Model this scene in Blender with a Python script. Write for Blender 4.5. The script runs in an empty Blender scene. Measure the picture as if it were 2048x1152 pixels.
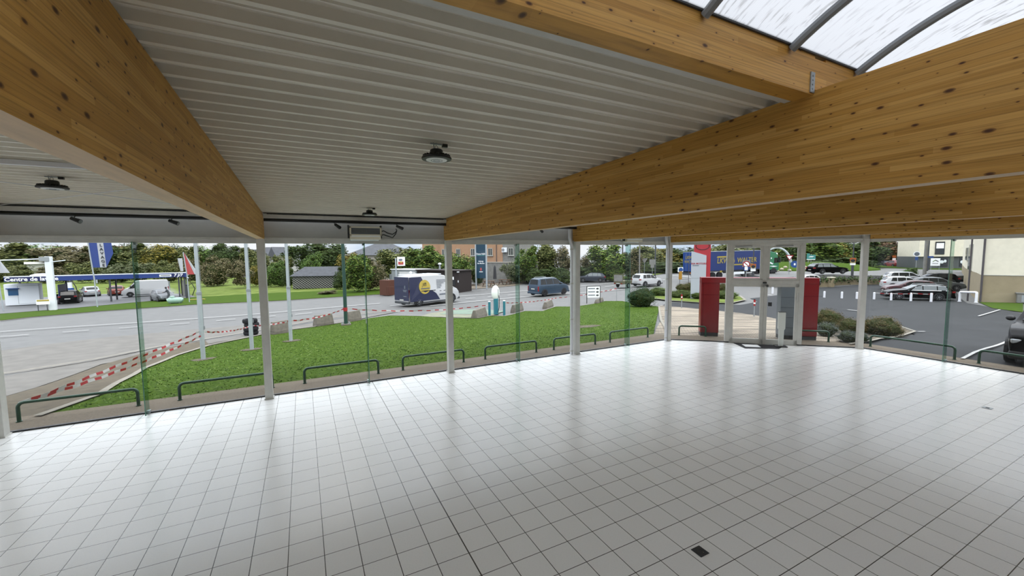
import bpy, bmesh, math, random
import numpy as np
from mathutils import Vector, Matrix, noise
C = bpy.context.scene.collection
random.seed(7)
PI = math.pi
# ---------------------------------------------------------------- camera, sky, exposure
FPX, EYE, YAW, PIT, ROLL = 816.43, 3.065, math.radians(27.09), math.radians(4.537), math.radians(-0.555)
Fv = Vector((math.sin(YAW)*math.cos(PIT), math.cos(YAW)*math.cos(PIT), -math.sin(PIT)))
Rv = Vector((math.cos(YAW), -math.sin(YAW), 0)); Uv = Rv.cross(Fv)
Rr = Rv*math.cos(ROLL)+Uv*math.sin(ROLL); Ur = Uv*math.cos(ROLL)-Rv*math.sin(ROLL)
cd = bpy.data.cameras.new('camera'); cam = bpy.data.objects.new('camera', cd); C.objects.link(cam)
cd.sensor_width = 36; cd.lens = 36*FPX/2048; cd.clip_start = .05; cd.clip_end = 2000
cam.matrix_world = Matrix(((Rr.x, Ur.x, -Fv.x, 0), (Rr.y, Ur.y, -Fv.y, 0), (Rr.z, Ur.z, -Fv.z, EYE), (0, 0, 0, 1)))
bpy.context.scene.camera = cam
vs = bpy.context.scene.view_settings
vs.view_transform = 'Standard'; vs.look = 'None'; vs.gamma = 1; vs.use_curve_mapping = False; vs.exposure = 0.9
bpy.context.scene.cycles.max_bounces = 10; bpy.context.scene.cycles.diffuse_bounces = 5
bpy.context.scene.cycles.transparent_max_bounces = 16; bpy.context.scene.cycles.caustics_reflective = False

def nodes(nt): return nt.nodes, nt.links
def make_world():
    w = bpy.data.worlds.new('overcast_sky'); bpy.context.scene.world = w; w.use_nodes = True
    N, L = nodes(w.node_tree); N.clear()
    out = N.new('ShaderNodeOutputWorld'); bg = N.new('ShaderNodeBackground')
    tc = N.new('ShaderNodeTexCoord'); sp = N.new('ShaderNodeSeparateXYZ'); L.new(tc.outputs['Generated'], sp.inputs[0])
    r = N.new('ShaderNodeValToRGB'); L.new(sp.outputs[2], r.inputs[0]); e = r.color_ramp.elements
    e[0].position = 0; e[0].color = (.46, .48, .50, 1); e[1].position = .9; e[1].color = (2.3, 2.3, 2.3, 1)
    m = e.new(.12); m.color = (.55, .57, .6, 1)
    mp = N.new('ShaderNodeMapping'); mp.inputs['Scale'].default_value = (3, 3, 9); L.new(tc.outputs['Generated'], mp.inputs[0])
    nz = N.new('ShaderNodeTexNoise'); nz.inputs['Scale'].default_value = 2.2; nz.inputs['Detail'].default_value = 5; L.new(mp.outputs[0], nz.inputs['Vector'])
    r2 = N.new('ShaderNodeValToRGB'); L.new(nz.outputs[0], r2.inputs[0]); e = r2.color_ramp.elements
    e[0].position = .38; e[0].color = (.72, .82, .95, 1); e[1].position = .6; e[1].color = (1.05, 1.05, 1.04, 1)
    mx = N.new('ShaderNodeMix'); mx.data_type = 'RGBA'; mx.blend_type = 'MULTIPLY'; mx.inputs[0].default_value = 1
    L.new(r.outputs[0], mx.inputs[6]); L.new(r2.outputs[0], mx.inputs[7])
    L.new(mx.outputs[2], bg.inputs[0]); bg.inputs[1].default_value = 1.0; L.new(bg.outputs[0], out.inputs[0])
    w.cycles.sampling_method = 'MANUAL'; w.cycles.sample_map_resolution = 512
make_world()
sd = bpy.data.lights.new('veiled_sun', 'SUN'); sd.energy = .5; sd.angle = math.radians(25); sd.color = (1, .96, .9)
so = bpy.data.objects.new('veiled_sun', sd); C.objects.link(so); so.rotation_euler = (math.radians(38), math.radians(12), 0)

# ---------------------------------------------------------------- materials
MATS = {}
def lin(c):
    if isinstance(c, str):
        c = [int(c[i:i+2], 16)/255 for i in (0, 2, 4)]; c = [x/12.92 if x <= .04045 else ((x+.055)/1.055)**2.4 for x in c]
    return (*c[:3], 1)
def mat(name, col, rough=.6, metal=0, spec=.5, var=0, scale=8, bump=0, col2=None, coat=0, stretch=None, emit=0, detail=4):
    if name in MATS: return MATS[name]
    m = bpy.data.materials.new(name); MATS[name] = m; m.use_nodes = True
    N, L = nodes(m.node_tree); b = N['Principled BSDF']
    col = lin(col); b.inputs['Base Color'].default_value = col; b.inputs['Roughness'].default_value = rough
    b.inputs['Metallic'].default_value = metal; b.inputs['Specular IOR Level'].default_value = spec; b.inputs['Coat Weight'].default_value = coat
    if emit: b.inputs['Emission Color'].default_value = col; b.inputs['Emission Strength'].default_value = emit
    if var or col2 or bump:
        tc = N.new('ShaderNodeTexCoord'); v = tc.outputs['Object']
        if stretch:
            mp = N.new('ShaderNodeMapping'); mp.inputs['Scale'].default_value = stretch; L.new(v, mp.inputs[0]); v = mp.outputs[0]
        nz = N.new('ShaderNodeTexNoise'); nz.inputs['Scale'].default_value = scale; nz.inputs['Detail'].default_value = detail; nz.inputs['Roughness'].default_value = .65
        L.new(v, nz.inputs['Vector'])
        r = N.new('ShaderNodeValToRGB'); L.new(nz.outputs[0], r.inputs[0]); e = r.color_ramp.elements
        e[0].position = .3; e[1].position = .7
        c2 = lin(col2) if col2 else tuple(min(1, x*(1+var)) for x in col[:3])+(1,)
        e[0].color = tuple(x*(1-var) for x in col[:3])+(1,); e[1].color = c2
        L.new(r.outputs[0], b.inputs['Base Color'])
        if bump:
            bp = N.new('ShaderNodeBump'); bp.inputs['Strength'].default_value = bump; bp.inputs['Distance'].default_value = .02
            L.new(nz.outputs[0], bp.inputs['Height']); L.new(bp.outputs[0], b.inputs['Normal'])
    return m
class G_:                                    # a tiny helper for longer node graphs
    def __init__(s, name):
        s.m = bpy.data.materials.new(name); MATS[name] = s.m; s.m.use_nodes = True
        s.N, s.L = nodes(s.m.node_tree); s.b = s.N['Principled BSDF']; s.tc = s.N.new('ShaderNodeTexCoord')
    def math(s, op, a, b=None, c=None):
        n = s.N.new('ShaderNodeMath'); n.operation = op
        for i, x in enumerate((a, b, c)):
            if x is None: continue
            if isinstance(x, (int, float)): n.inputs[i].default_value = x
            else: s.L.new(x, n.inputs[i])
        return n.outputs[0]
    def mix(s, f, a, b, mode='MIX'):
        n = s.N.new('ShaderNodeMix'); n.data_type = 'RGBA'; n.blend_type = mode
        for i, x in ((0, f), (6, a), (7, b)):
            if isinstance(x, (int, float)): n.inputs[i].default_value = x
            elif isinstance(x, tuple): n.inputs[i].default_value = x
            else: s.L.new(x, n.inputs[i])
        return n.outputs[2]
    def sep(s, v):
        n = s.N.new('ShaderNodeSeparateXYZ'); s.L.new(v, n.inputs[0]); return n.outputs
    def comb(s, x, y, z=0):
        n = s.N.new('ShaderNodeCombineXYZ')
        for i, a in enumerate((x, y, z)):
            if isinstance(a, (int, float)): n.inputs[i].default_value = a
            else: s.L.new(a, n.inputs[i])
        return n.outputs[0]
    def noise(s, v, scale, detail=3):
        n = s.N.new('ShaderNodeTexNoise'); n.inputs['Scale'].default_value = scale; n.inputs['Detail'].default_value = detail; s.L.new(v, n.inputs['Vector']); return n.outputs[0]
    def white(s, v):
        n = s.N.new('ShaderNodeTexWhiteNoise'); n.noise_dimensions = '3D'; s.L.new(v, n.inputs['Vector']); return n.outputs[0]
    def ramp(s, f, *stops):
        n = s.N.new('ShaderNodeValToRGB'); s.L.new(f, n.inputs[0]); e = n.color_ramp.elements
        while len(e) < len(stops): e.new(.5)
        for k, (p, c) in zip(e, stops): k.position = p; k.color = lin(c) if isinstance(c, str) else (c, c, c, 1) if isinstance(c, (int, float)) else c
        return n.outputs[0]

def wood_material(name, axis, tone=1.0):
    g = G_(name); o = g.sep(g.tc.outputs['Object']); Lc = o[axis]; z = o[2]; w = o[1-axis]
    lam = g.math('FLOOR', g.math('DIVIDE', z, .036)); h = g.white(g.comb(lam, 3.3, 1.7))
    seg = g.math('FLOOR', g.math('ADD', g.math('DIVIDE', Lc, 1.3), g.math('MULTIPLY', h, 9)))
    t = g.white(g.comb(seg, lam, 5.1))
    base = g.ramp(t, (0, (.42*tone, .215*tone, .042*tone, 1)), (.5, (.49*tone, .262*tone, .058*tone, 1)), (1, (.57*tone, .325*tone, .088*tone, 1)))
    gr = g.noise(g.comb(g.math('MULTIPLY', Lc, 2.0), g.math('MULTIPLY', z, 95), g.math('MULTIPLY', w, 20)), 1, 4)
    base = g.mix(1, base, g.ramp(gr, (.28, .66), (.5, .98), (.75, 1.12)), 'MULTIPLY')
    fr = g.math('FRACT', g.math('DIVIDE', z, .036)); ln = g.math('LESS_THAN', fr, .055)
    base = g.mix(g.math('MULTIPLY', ln, .5), base, (.16, .07, .015, 1))
    vo = g.N.new('ShaderNodeTexVoronoi'); vo.inputs['Scale'].default_value = 1; g.L.new(g.comb(g.math('MULTIPLY', Lc, 6.0), g.math('MULTIPLY', g.math('ADD', z, g.math('MULTIPLY', w, .3)), 13), 0), vo.inputs['Vector'])
    vo.voronoi_dimensions = '2D'
    sc = g.sep(vo.outputs['Color']); rad = g.math('ADD', .02, g.math('MULTIPLY', g.math('POWER', sc[0], 2), .16))
    k = g.math('DIVIDE', vo.outputs['Distance'], rad)
    kn = g.ramp(k, (0, 1), (.45, .95), (.85, .45), (1.0, 0)); on = g.math('LESS_THAN', sc[1], .75)
    halo = g.ramp(g.math('DIVIDE', k, 2.6), (0, .45), (1, 0))
    base = g.mix(g.math('MULTIPLY', halo, on), base, (.30, .13, .025, 1))
    base = g.mix(g.math('MULTIPLY', kn, on), base, (.065, .022, .007, 1))
    g.L.new(base, g.b.inputs['Base Color']); g.b.inputs['Roughness'].default_value = .5; g.b.inputs['Specular IOR Level'].default_value = .3
    return g.m
def tile_material():
    g = G_('tile_floor'); o = g.sep(g.tc.outputs['Object'])
    u = g.math('DIVIDE', g.math('SUBTRACT', o[0], 1.400), .333); v = g.math('DIVIDE', g.math('SUBTRACT', o[1], 4.772), .333)
    fu = g.math('ABSOLUTE', g.math('SUBTRACT', g.math('FRACT', g.math('ADD', u, .5)), .5)); fv = g.math('ABSOLUTE', g.math('SUBTRACT', g.math('FRACT', g.math('ADD', v, .5)), .5))
    wide = g.math('LESS_THAN', g.math('ABSOLUTE', u), .4); thr = g.math('ADD', .012, g.math('MULTIPLY', wide, .008))
    joint = g.math('MAXIMUM', g.math('LESS_THAN', fu, thr), g.math('LESS_THAN', fv, .012))
    t = g.white(g.comb(g.math('FLOOR', u), g.math('FLOOR', v), 2.2))
    tone = g.ramp(t, (0, (.81, .812, .80, 1)), (1, (.845, .846, .834, 1)))
    mot = g.noise(g.tc.outputs['Object'], 70, 6); tone = g.mix(1, tone, g.ramp(mot, (.30, .955), (.5, 1.0)), 'MULTIPLY')
    col = g.mix(joint, tone, (.045, .04, .035, 1)); g.L.new(col, g.b.inputs['Base Color'])
    g.b.inputs['Roughness'].default_value = .25
    g.b.inputs['Specular IOR Level'].default_value = .62
    bp = g.N.new('ShaderNodeBump'); bp.inputs['Strength'].default_value = .25; bp.inputs['Distance'].default_value = .002; bp.invert = True
    g.L.new(joint, bp.inputs['Height']); g.L.new(bp.outputs[0], g.b.inputs['Normal']); return g.m
def glass_material(name, tint=(1, 1, 1), refl=1.0):
    m = bpy.data.materials.new(name); MATS[name] = m; m.use_nodes = True; N, L = nodes(m.node_tree); N.clear()
    out = N.new('ShaderNodeOutputMaterial'); t = N.new('ShaderNodeBsdfTransparent'); t.inputs[0].default_value = (*tint, 1)
    g = N.new('ShaderNodeBsdfGlossy'); g.inputs['Roughness'].default_value = 0.0; f = N.new('ShaderNodeLayerWeight'); f.inputs[0].default_value = .5
    pw = N.new('ShaderNodeMath'); pw.operation = 'POWER'; pw.inputs[1].default_value = 5; L.new(f.outputs['Facing'], pw.inputs[0])
    k = N.new('ShaderNodeMath'); k.operation = 'MULTIPLY_ADD'; k.inputs[1].default_value = .6*refl; k.inputs[2].default_value = .012*refl; L.new(pw.outputs[0], k.inputs[0])
    mx = N.new('ShaderNodeMixShader'); L.new(k.outputs[0], mx.inputs[0]); L.new(t.outputs[0], mx.inputs[1]); L.new(g.outputs[0], mx.inputs[2]); L.new(mx.outputs[0], out.inputs[0]); return m
def sheet_material():                         # translucent double-skin skylight sheet with grime streaks
    g = G_('skylight_sheet'); o = g.tc.outputs['Object']; s = g.sep(o)
    f = g.noise(g.comb(g.math('MULTIPLY', s[0], 22), g.math('MULTIPLY', s[1], 5), s[2]), 1.6, 6); mask = g.noise(o, 1.3, 2)
    d = g.math('MULTIPLY', g.ramp(f, (.54, 0), (.64, 1)), g.ramp(mask, (.42, .15), (.62, 1)))
    fl = g.math('MULTIPLY', g.math('LESS_THAN', g.math('FRACT', g.math('MULTIPLY', s[0], 60)), .2), .10)
    col = g.mix(g.math('MULTIPLY', d, .6), g.mix(fl, (.375, .375, .385, 1), (.28, .28, .29, 1)), (.13, .126, .118, 1))
    N, L = g.N, g.L; tr = N.new('ShaderNodeBsdfTranslucent'); L.new(col, tr.inputs[0]); df = N.new('ShaderNodeBsdfDiffuse'); L.new(col, df.inputs[0])
    mx = N.new('ShaderNodeMixShader'); mx.inputs[0].default_value = .22; L.new(tr.outputs[0], mx.inputs[1]); L.new(df.outputs[0], mx.inputs[2])
    L.new(mx.outputs[0], N['Material Output'].inputs[0]); return g.m
def leaf_material(name, a, b, c):
    g = G_(name); geo = g.N.new('ShaderNodeNewGeometry'); r = geo.outputs['Random Per Island']
    n = g.noise(g.tc.outputs['Object'], 3.0, 2); f = g.math('ADD', g.math('MULTIPLY', r, .6), g.math('MULTIPLY', n, .4))
    g.L.new(g.ramp(f, (.15, a), (.5, b), (.85, c)), g.b.inputs['Base Color']); g.b.inputs['Roughness'].default_value = .7; g.b.inputs['Specular IOR Level'].default_value = .25
    return g.m
def M(name): return MATS[name]
mat('white_frame', 'c9c8c2', .45, var=.06, scale=6); mat('white_panel', 'c4c5c4', .5, var=.04, scale=3); mat('deck_sheet', 'e4dfd2', .42, var=.05, scale=2)
mat('white_paint', 'd9dade', .4); mat('black_metal', '101112', .45); mat('dark_grey', '3a3d40', .6); mat('mid_grey', '7f8487', .55); mat('galvanised', '9aa0a2', .45, .5, var=.15, scale=20)
mat('rubber', '17171a', .8, spec=.3); mat('black_plastic', '1b1c1e', .55); mat('chrome', 'd8dadc', .2, 1); mat('alloy', 'bfc3c6', .35, .6); mat('lamp_white', 'eceff0', .25); mat('red_lens', 'b01218', .25)
mat('car_glass', '14181b', .12, spec=.35); mat('plate', 'e8e8e2', .5); mat('headlamp', 'cfd6da', .15, .2, coat=.5)
mat('hoop_green', '1f5a3e', .35, var=.1, scale=10); mat('pole_white', 'd3dde2', .4, var=.08, scale=3); mat('pole_green', '2a5548', .5)
mat('portal_red', 'a5121d', .3, spec=.6, var=.08, scale=2); mat('panel_grey', '8f9aa2', .45, var=.05, scale=2)
mat('concrete', '8d867a', .9, var=.3, scale=5, bump=.4, detail=7); mat('kerb_stone', 'a9a394', .9, var=.2, scale=6, bump=.2)
mat('asphalt', '7d7d7b', .75, var=.16, scale=1.4, detail=9, bump=.08); mat('asphalt_lot', '434547', .8, spec=.15, var=.18, scale=.7, detail=9, bump=.06); mat('asphalt_old', '85817a', .85, var=.22, scale=1.6, detail=9, bump=.1); mat('asphalt_wash', '6f7072', .6, var=.2, scale=.5, detail=8)
mat('road_paint', 'e4e4e0', .7, var=.08, scale=6); mat('pad_green', '8fb79a', .85, col2='8c8f86', scale=1.1, detail=8); mat('pad_yellow', 'a9ad86', .85, col2='8a8a80', scale=2)
mat('lawn_grass', '3a5e14', .95, spec=.05, var=.3, scale=7, col2='67812d', bump=1.0, detail=14); mat('field_grass', '6d8438', .95, spec=.05, var=.25, scale=.7, col2='98a85a', bump=.8, detail=12)
mat('bed_earth', '6a5f4b', .95, var=.3, scale=4, bump=.4); mat('strip_gravel', '8b7e6b', .95, var=.34, scale=30, bump=.6, detail=8)
mat('steel_blue', '3d566e', .3, .3, coat=.2); mat('graphite_paint', '3f4653', .28, .35, coat=.2); mat('black_paint', '07070a', .16, spec=.08); mat('glass_sky_reflect', '8b9496', .12, spec=.4); mat('silver_paint', 'c3c7cb', .3, .35, coat=.2); mat('white_car', 'eef0f2', .28, coat=.2); mat('orange_paint', '8a3420', .3, .2, coat=.2); mat('maroon_paint', '5a1a22', .25, .2, coat=.2); mat('grey_paint', '6e7478', .3, .3, coat=.2); mat('red_paint', '99222a', .3, coat=.2)  # lighter car glass: sky reflection painted into the window colour
mat('navy', '222b55', .35, coat=.4); mat('van_yellow', 'e0c652', .5); mat('ink', '24262c', .7); mat('ink_soft', '7d8794', .7)
mat('trailer_olive', '6f6a4c', .7, var=.2, scale=6); mat('wood_brown', '6a3a24', .75, var=.2, scale=4, stretch=(1, 1, 8)); mat('wood_dark', '2b1d19', .7, var=.25, scale=5, stretch=(6, 6, 1)); mat('table_wood', '7b5c42', .8, var=.25, scale=6)
mat('cabin_grey', 'bfc6c9', .5, var=.05, scale=2); mat('teal_board', '144a63', .45, var=.06, scale=1.5); mat('ev_teal', '2f93a4', .45); mat('ev_white', 'e2e6e0', .4)
mat('truck_blue', '243f85', .45, var=.06, scale=.6); mat('truck_rear', '2453a6', .45); mat('truck_yellow', 'c6b355', .5); mat('cab_green', '1f8f62', .35, coat=.5); mat('sign_white', 'e9ebea', .5); mat('sign_red', 'c4202b', .5); mat('sign_blue', '2a5fae', .5); mat('sign_teal', '53b0ad', .5); mat('sign_orange', 'd3702c', .5); mat('bollard_yellow', 'd09a2c', .5)
mat('totem_red', 'd33a45', .4); mat('totem_white', 'dfe5ef', .4)
mat('wash_blue', '2f4fa0', .4, var=.05, scale=1); mat('wash_navy', '23306f', .45); mat('kiosk_white', 'd9dee2', .5); mat('screen_blue', '2a6fa5', .3); mat('tank_mint', 'b9e0cd', .45, var=.06, scale=2)
mat('flag_blue', '3a56a8', .7); mat('flag_white', 'e6e9ee', .7); mat('flag_red', 'dd5a5a', .7)
mat('render_cream', 'd6d0bc', .9, var=.06, scale=2, bump=.1); mat('render_yellow', 'c2b28f', .9, var=.08, scale=1.5, bump=.1); mat('render_orange', 'd8ab86', .9, var=.06, scale=2); mat('render_white', 'dfe0d6', .9, var=.05, scale=2); mat('stone_grey', 'a3a29c', .9, var=.2, scale=2); mat('slate', '5d6066', .8, var=.25, scale=2); mat('roof_tile', 'a3583c', .85, var=.2, scale=3); mat('render_pale', 'cfc9bd', .9, var=.1, scale=1); mat('window_dark', '2a3036', .15, spec=.7); mat('pipe_brown', '5b5558', .6); mat('shopfront', '6d7273', .5)
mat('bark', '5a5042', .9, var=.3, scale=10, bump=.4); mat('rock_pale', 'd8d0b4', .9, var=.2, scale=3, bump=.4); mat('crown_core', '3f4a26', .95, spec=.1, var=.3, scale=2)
mat('skin', 'b48872', .6); mat('cloth_grey', '5d6168', .9); mat('hair_dark', '1e1a18', .8)
mat('tape_white', 'eceae6', .5); mat('tape_red', 'cc2f35', .5)
leaf_material('leaf_dark', '2a3d18', '435a26', '647a38'); leaf_material('leaf_olive', '535c2c', '7b8244', '9da060'); leaf_material('leaf_brown', '5a5538', '827a54', 'a3976c'); leaf_material('leaf_green', '42632a', '688c3c', '93ae56')
leaf_material('leaf_yellow', '6b6a2a', '9a8f3a', 'b9a64c'); leaf_material('leaf_autumn', '4a2a1c', '6b4426', '7d6a34'); leaf_material('leaf_laurel', '38581f', '61832f', 'a0ad4a'); leaf_material('leaf_bush', '17301a', '2b4f2b', '47723d'); leaf_material('leaf_pale', '55603a', '7b8458', '9aa07a'); leaf_material('leaf_heath', '4a4628', '746a38', '8a6e40'); leaf_material('leaf_lavender', '57635e', '7f8c88', 'a3afa8')
leaf_material('leaf_lawn', '4e7422', '749a36', 'a3b465'); WOOD_Y = wood_material('glulam_along', 1); WOOD_X = wood_material('glulam_across', 0, 1.15); mat('glulam_underside_glare', (.66, .47, .28), .5, var=.12, scale=2, stretch=(8, 1, 1)); TILE = tile_material(); GLASS = glass_material('clear_glass'); FIN = glass_material('fin_glass', (.68, .80, .75), 1.0); SHEET = sheet_material()  # beam underside wood: glare bounced from the floor painted in as a paler colour
mat('fin_edge', '4f7f6c', .15, spec=.8)
INDOOR = set('white_frame white_panel deck_sheet white_paint black_metal dark_grey mid_grey galvanised rubber black_plastic chrome lamp_white fin_edge glulam_along glulam_across glulam_underside_glare tile_floor clear_glass fin_glass skylight_sheet sign_white ev_white render_cream kiosk_white'.split())
def dim_outdoor(k):                              # outdoor light balance put into colour: darkened against exposure raised for the interior
    for n, m in MATS.items():
        if n in INDOOR: continue
        for nd in m.node_tree.nodes:
            if nd.type == 'BSDF_PRINCIPLED' and not nd.inputs['Base Color'].is_linked: c = nd.inputs['Base Color'].default_value; nd.inputs['Base Color'].default_value = (c[0]*k, c[1]*k, c[2]*k, 1)
            if nd.type == 'VALTORGB' and nd.outputs[0].is_linked and any(l.to_socket.name == 'Base Color' for l in nd.outputs[0].links):
                for e in nd.color_ramp.elements: e.color = (e.color[0]*k, e.color[1]*k, e.color[2]*k, 1)
dim_outdoor(.5)

# ---------------------------------------------------------------- mesh builder
def frame(p0, p1):
    d = Vector(p1)-Vector(p0); l = d.length; d = d/l if l else Vector((0, 0, 1))
    a = Vector((0, 0, 1)) if abs(d.z) < .9 else Vector((1, 0, 0)); x = d.cross(a).normalized(); return d, x, d.cross(x)
class MB:
    def __init__(s): s.v = []; s.f = []; s.m = []; s.mi = 0
    def add(s, v, f):
        k = len(s.v); s.v += [tuple(p) for p in v]; s.f += [tuple(i+k for i in q) for q in f]; s.m += [s.mi]*len(f); return s
    def box(s, c, d, rz=0, tilt=None):
        x, y, z = (q/2 for q in d); P = [Vector((a*x, b*y, e*z)) for e in (-1, 1) for a, b in ((-1, -1), (1, -1), (1, 1), (-1, 1))]
        R = Matrix.Rotation(rz, 3, 'Z')
        if tilt: R = R @ Matrix.Rotation(tilt[1], 3, tilt[0])
        return s.add([R @ p+Vector(c) for p in P], [(3, 2, 1, 0), (4, 5, 6, 7), (0, 1, 5, 4), (1, 2, 6, 5), (2, 3, 7, 6), (3, 0, 4, 7)])
    def hull8(s, lo, hi):
        return s.add(list(lo)+list(hi), [(3, 2, 1, 0), (4, 5, 6, 7), (0, 1, 5, 4), (1, 2, 6, 5), (2, 3, 7, 6), (3, 0, 4, 7)])
    def bar(s, p0, p1, w, h=None):
        d, x, y = frame(p0, p1); h = h or w; p0 = Vector(p0); p1 = Vector(p1); q = [x*a*w/2+y*b*h/2 for a, b in ((-1, -1), (1, -1), (1, 1), (-1, 1))]
        return s.add([p0+k for k in q]+[p1+k for k in q], [(3, 2, 1, 0), (4, 5, 6, 7), (0, 1, 5, 4), (1, 2, 6, 5), (2, 3, 7, 6), (3, 0, 4, 7)])
    def cyl(s, p0, p1, r0, r1=None, n=12, caps=True):
        r1 = r0 if r1 is None else r1; d, x, y = frame(p0, p1); p0 = Vector(p0); p1 = Vector(p1)
        v = [p+(x*math.cos(2*PI*i/n)+y*math.sin(2*PI*i/n))*r for p, r in ((p0, r0), (p1, r1)) for i in range(n)]
        f = [(i, (i+1) % n, n+(i+1) % n, n+i) for i in range(n)]
        if caps: f += [tuple(range(n-1, -1, -1)), tuple(range(n, 2*n))]
        return s.add(v, f)
    def tube(s, pts, r, n=10):
        pts = [Vector(p) for p in pts]; R = []
        ref = None
        for i, p in enumerate(pts):
            d = (pts[min(i+1, len(pts)-1)]-pts[max(i-1, 0)]).normalized()
            if ref is None: _, x, y = frame((0, 0, 0), d)
            else: x = (ref-d*ref.dot(d)).normalized(); y = d.cross(x)
            ref = x; rr = r[i] if isinstance(r, (list, tuple)) else r; R.append([p+(x*math.cos(2*PI*k/n)+y*math.sin(2*PI*k/n))*rr for k in range(n)])
        f = [(i*n+k, i*n+(k+1) % n, (i+1)*n+(k+1) % n, (i+1)*n+k) for i in range(len(pts)-1) for k in range(n)]
        f += [tuple(range(n-1, -1, -1)), tuple(range((len(pts)-1)*n, len(pts)*n))]
        return s.add([q for ring in R for q in ring], f)
    def lathe(s, prof, n=20, o=(0, 0, 0), axis='z'):
        v = []
        for r, z in prof:
            for k in range(n):
                a = 2*PI*k/n; c = (r*math.cos(a), r*math.sin(a), z)
                if axis == 'y': c = (c[0], c[2], c[1])
                if axis == 'x': c = (c[2], c[0], c[1])
                v.append((c[0]+o[0], c[1]+o[1], c[2]+o[2]))
        f = [(i*n+k, i*n+(k+1) % n, (i+1)*n+(k+1) % n, (i+1)*n+k) for i in range(len(prof)-1) for k in range(n)]
        f += [tuple(range(n-1, -1, -1)), tuple(range((len(prof)-1)*n, len(prof)*n))]
        return s.add(v, f)
    def ball(s, c, r, n=12, m=8, rz=0):
        r = (r, r, r) if isinstance(r, (int, float)) else r; v = []; R = Matrix.Rotation(rz, 3, 'Z')
        for i in range(1, m):
            for k in range(n):
                t = PI*i/m; a = 2*PI*k/n; v.append(R @ Vector((r[0]*math.sin(t)*math.cos(a), r[1]*math.sin(t)*math.sin(a), r[2]*math.cos(t)))+Vector(c))
        v += [Vector(c)+Vector((0, 0, r[2])), Vector(c)-Vector((0, 0, r[2]))]; t, b = len(v)-2, len(v)-1
        f = [(i*n+k, (i+1)*n+k, (i+1)*n+(k+1) % n, i*n+(k+1) % n) for i in range(m-2) for k in range(n)]
        f += [(t, k, (k+1) % n) for k in range(n)]+[(b, (m-2)*n+(k+1) % n, (m-2)*n+k) for k in range(n)]
        return s.add(v, f)
    def prism(s, poly, a, b, plane='xy'):
        n = len(poly); g = {'xy': lambda p, q: (p[0], p[1], q), 'xz': lambda p, q: (p[0], q, p[1]), 'yz': lambda p, q: (q, p[0], p[1])}[plane]
        v = [g(p, a) for p in poly]+[g(p, b) for p in poly]
        return s.add(v, [tuple(range(n-1, -1, -1)), tuple(range(n, 2*n))]+[(i, (i+1) % n, n+(i+1) % n, n+i) for i in range(n)])
    def build(s, name, m, parent=None, smooth=False, loc=None, rz=0, bevel=0):
        me = bpy.data.meshes.new(name); me.from_pydata([tuple(p) for p in s.v], [], s.f)
        for k in (m if isinstance(m, (list, tuple)) else [m]): me.materials.append(MATS[k] if isinstance(k, str) else k)
        me.polygons.foreach_set('material_index', s.m)
        bm = bmesh.new(); bm.from_mesh(me); bmesh.ops.recalc_face_normals(bm, faces=bm.faces); bm.to_mesh(me); bm.free()
        if smooth: me.polygons.foreach_set('use_smooth', [True]*len(me.polygons)); me.set_sharp_from_angle(angle=math.radians(38))
        o = bpy.data.objects.new(name, me); C.objects.link(o)
        if parent: o.parent = parent
        if loc is not None: o.location = loc
        o.rotation_euler.z = rz
        if bevel:
            b = o.modifiers.new('edge', 'BEVEL'); b.width = bevel; b.segments = 2; b.limit_method = 'ANGLE'
        return o
def tag(o, label, cat=None, group=None, kind=None):
    if label: o['label'] = label
    if cat: o['category'] = cat
    if group: o['group'] = group
    if kind: o['kind'] = kind
    return o
def thing(name, label, cat, loc=(0, 0, 0), rz=0, group=None):
    o = bpy.data.objects.new(name, None); C.objects.link(o); o.location = loc; o.rotation_euler.z = rz; o.empty_display_size = .2
    return tag(o, label, cat, group)
def struct(o, label=None): o['kind'] = 'structure'; o['label'] = label or o.name.replace('_', ' ')+' of the showroom'; return o
KIDS = {}
def copy_tree(o, parent=None):
    c = o.copy(); C.objects.link(c)
    if parent is not None: c.parent = parent
    if not KIDS: pass
    for k in list(o.children): copy_tree(k, c)
    return c
def text(name, s, size, m, parent=None, loc=(0, 0, 0), rot=(PI/2, 0, 0), depth=.004, align='CENTER', sx=1.0, shear=0, bold=0):
    cu = bpy.data.curves.new(name, 'FONT'); cu.body = s; cu.size = size; cu.extrude = depth; cu.align_x = align; cu.align_y = 'CENTER'; cu.shear = shear; cu.offset = bold; cu.resolution_u = 2
    t = bpy.data.objects.new('tmp', cu); C.objects.link(t); bpy.context.view_layer.update()
    me = bpy.data.meshes.new_from_object(t.evaluated_get(bpy.context.evaluated_depsgraph_get())); bpy.data.objects.remove(t); me.name = name
    me.materials.clear(); me.materials.append(MATS[m])
    o = bpy.data.objects.new(name, me); C.objects.link(o); o.location = loc; o.rotation_euler = rot; o.scale = (sx, 1, 1)
    if parent: o.parent = parent
    return o

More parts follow.
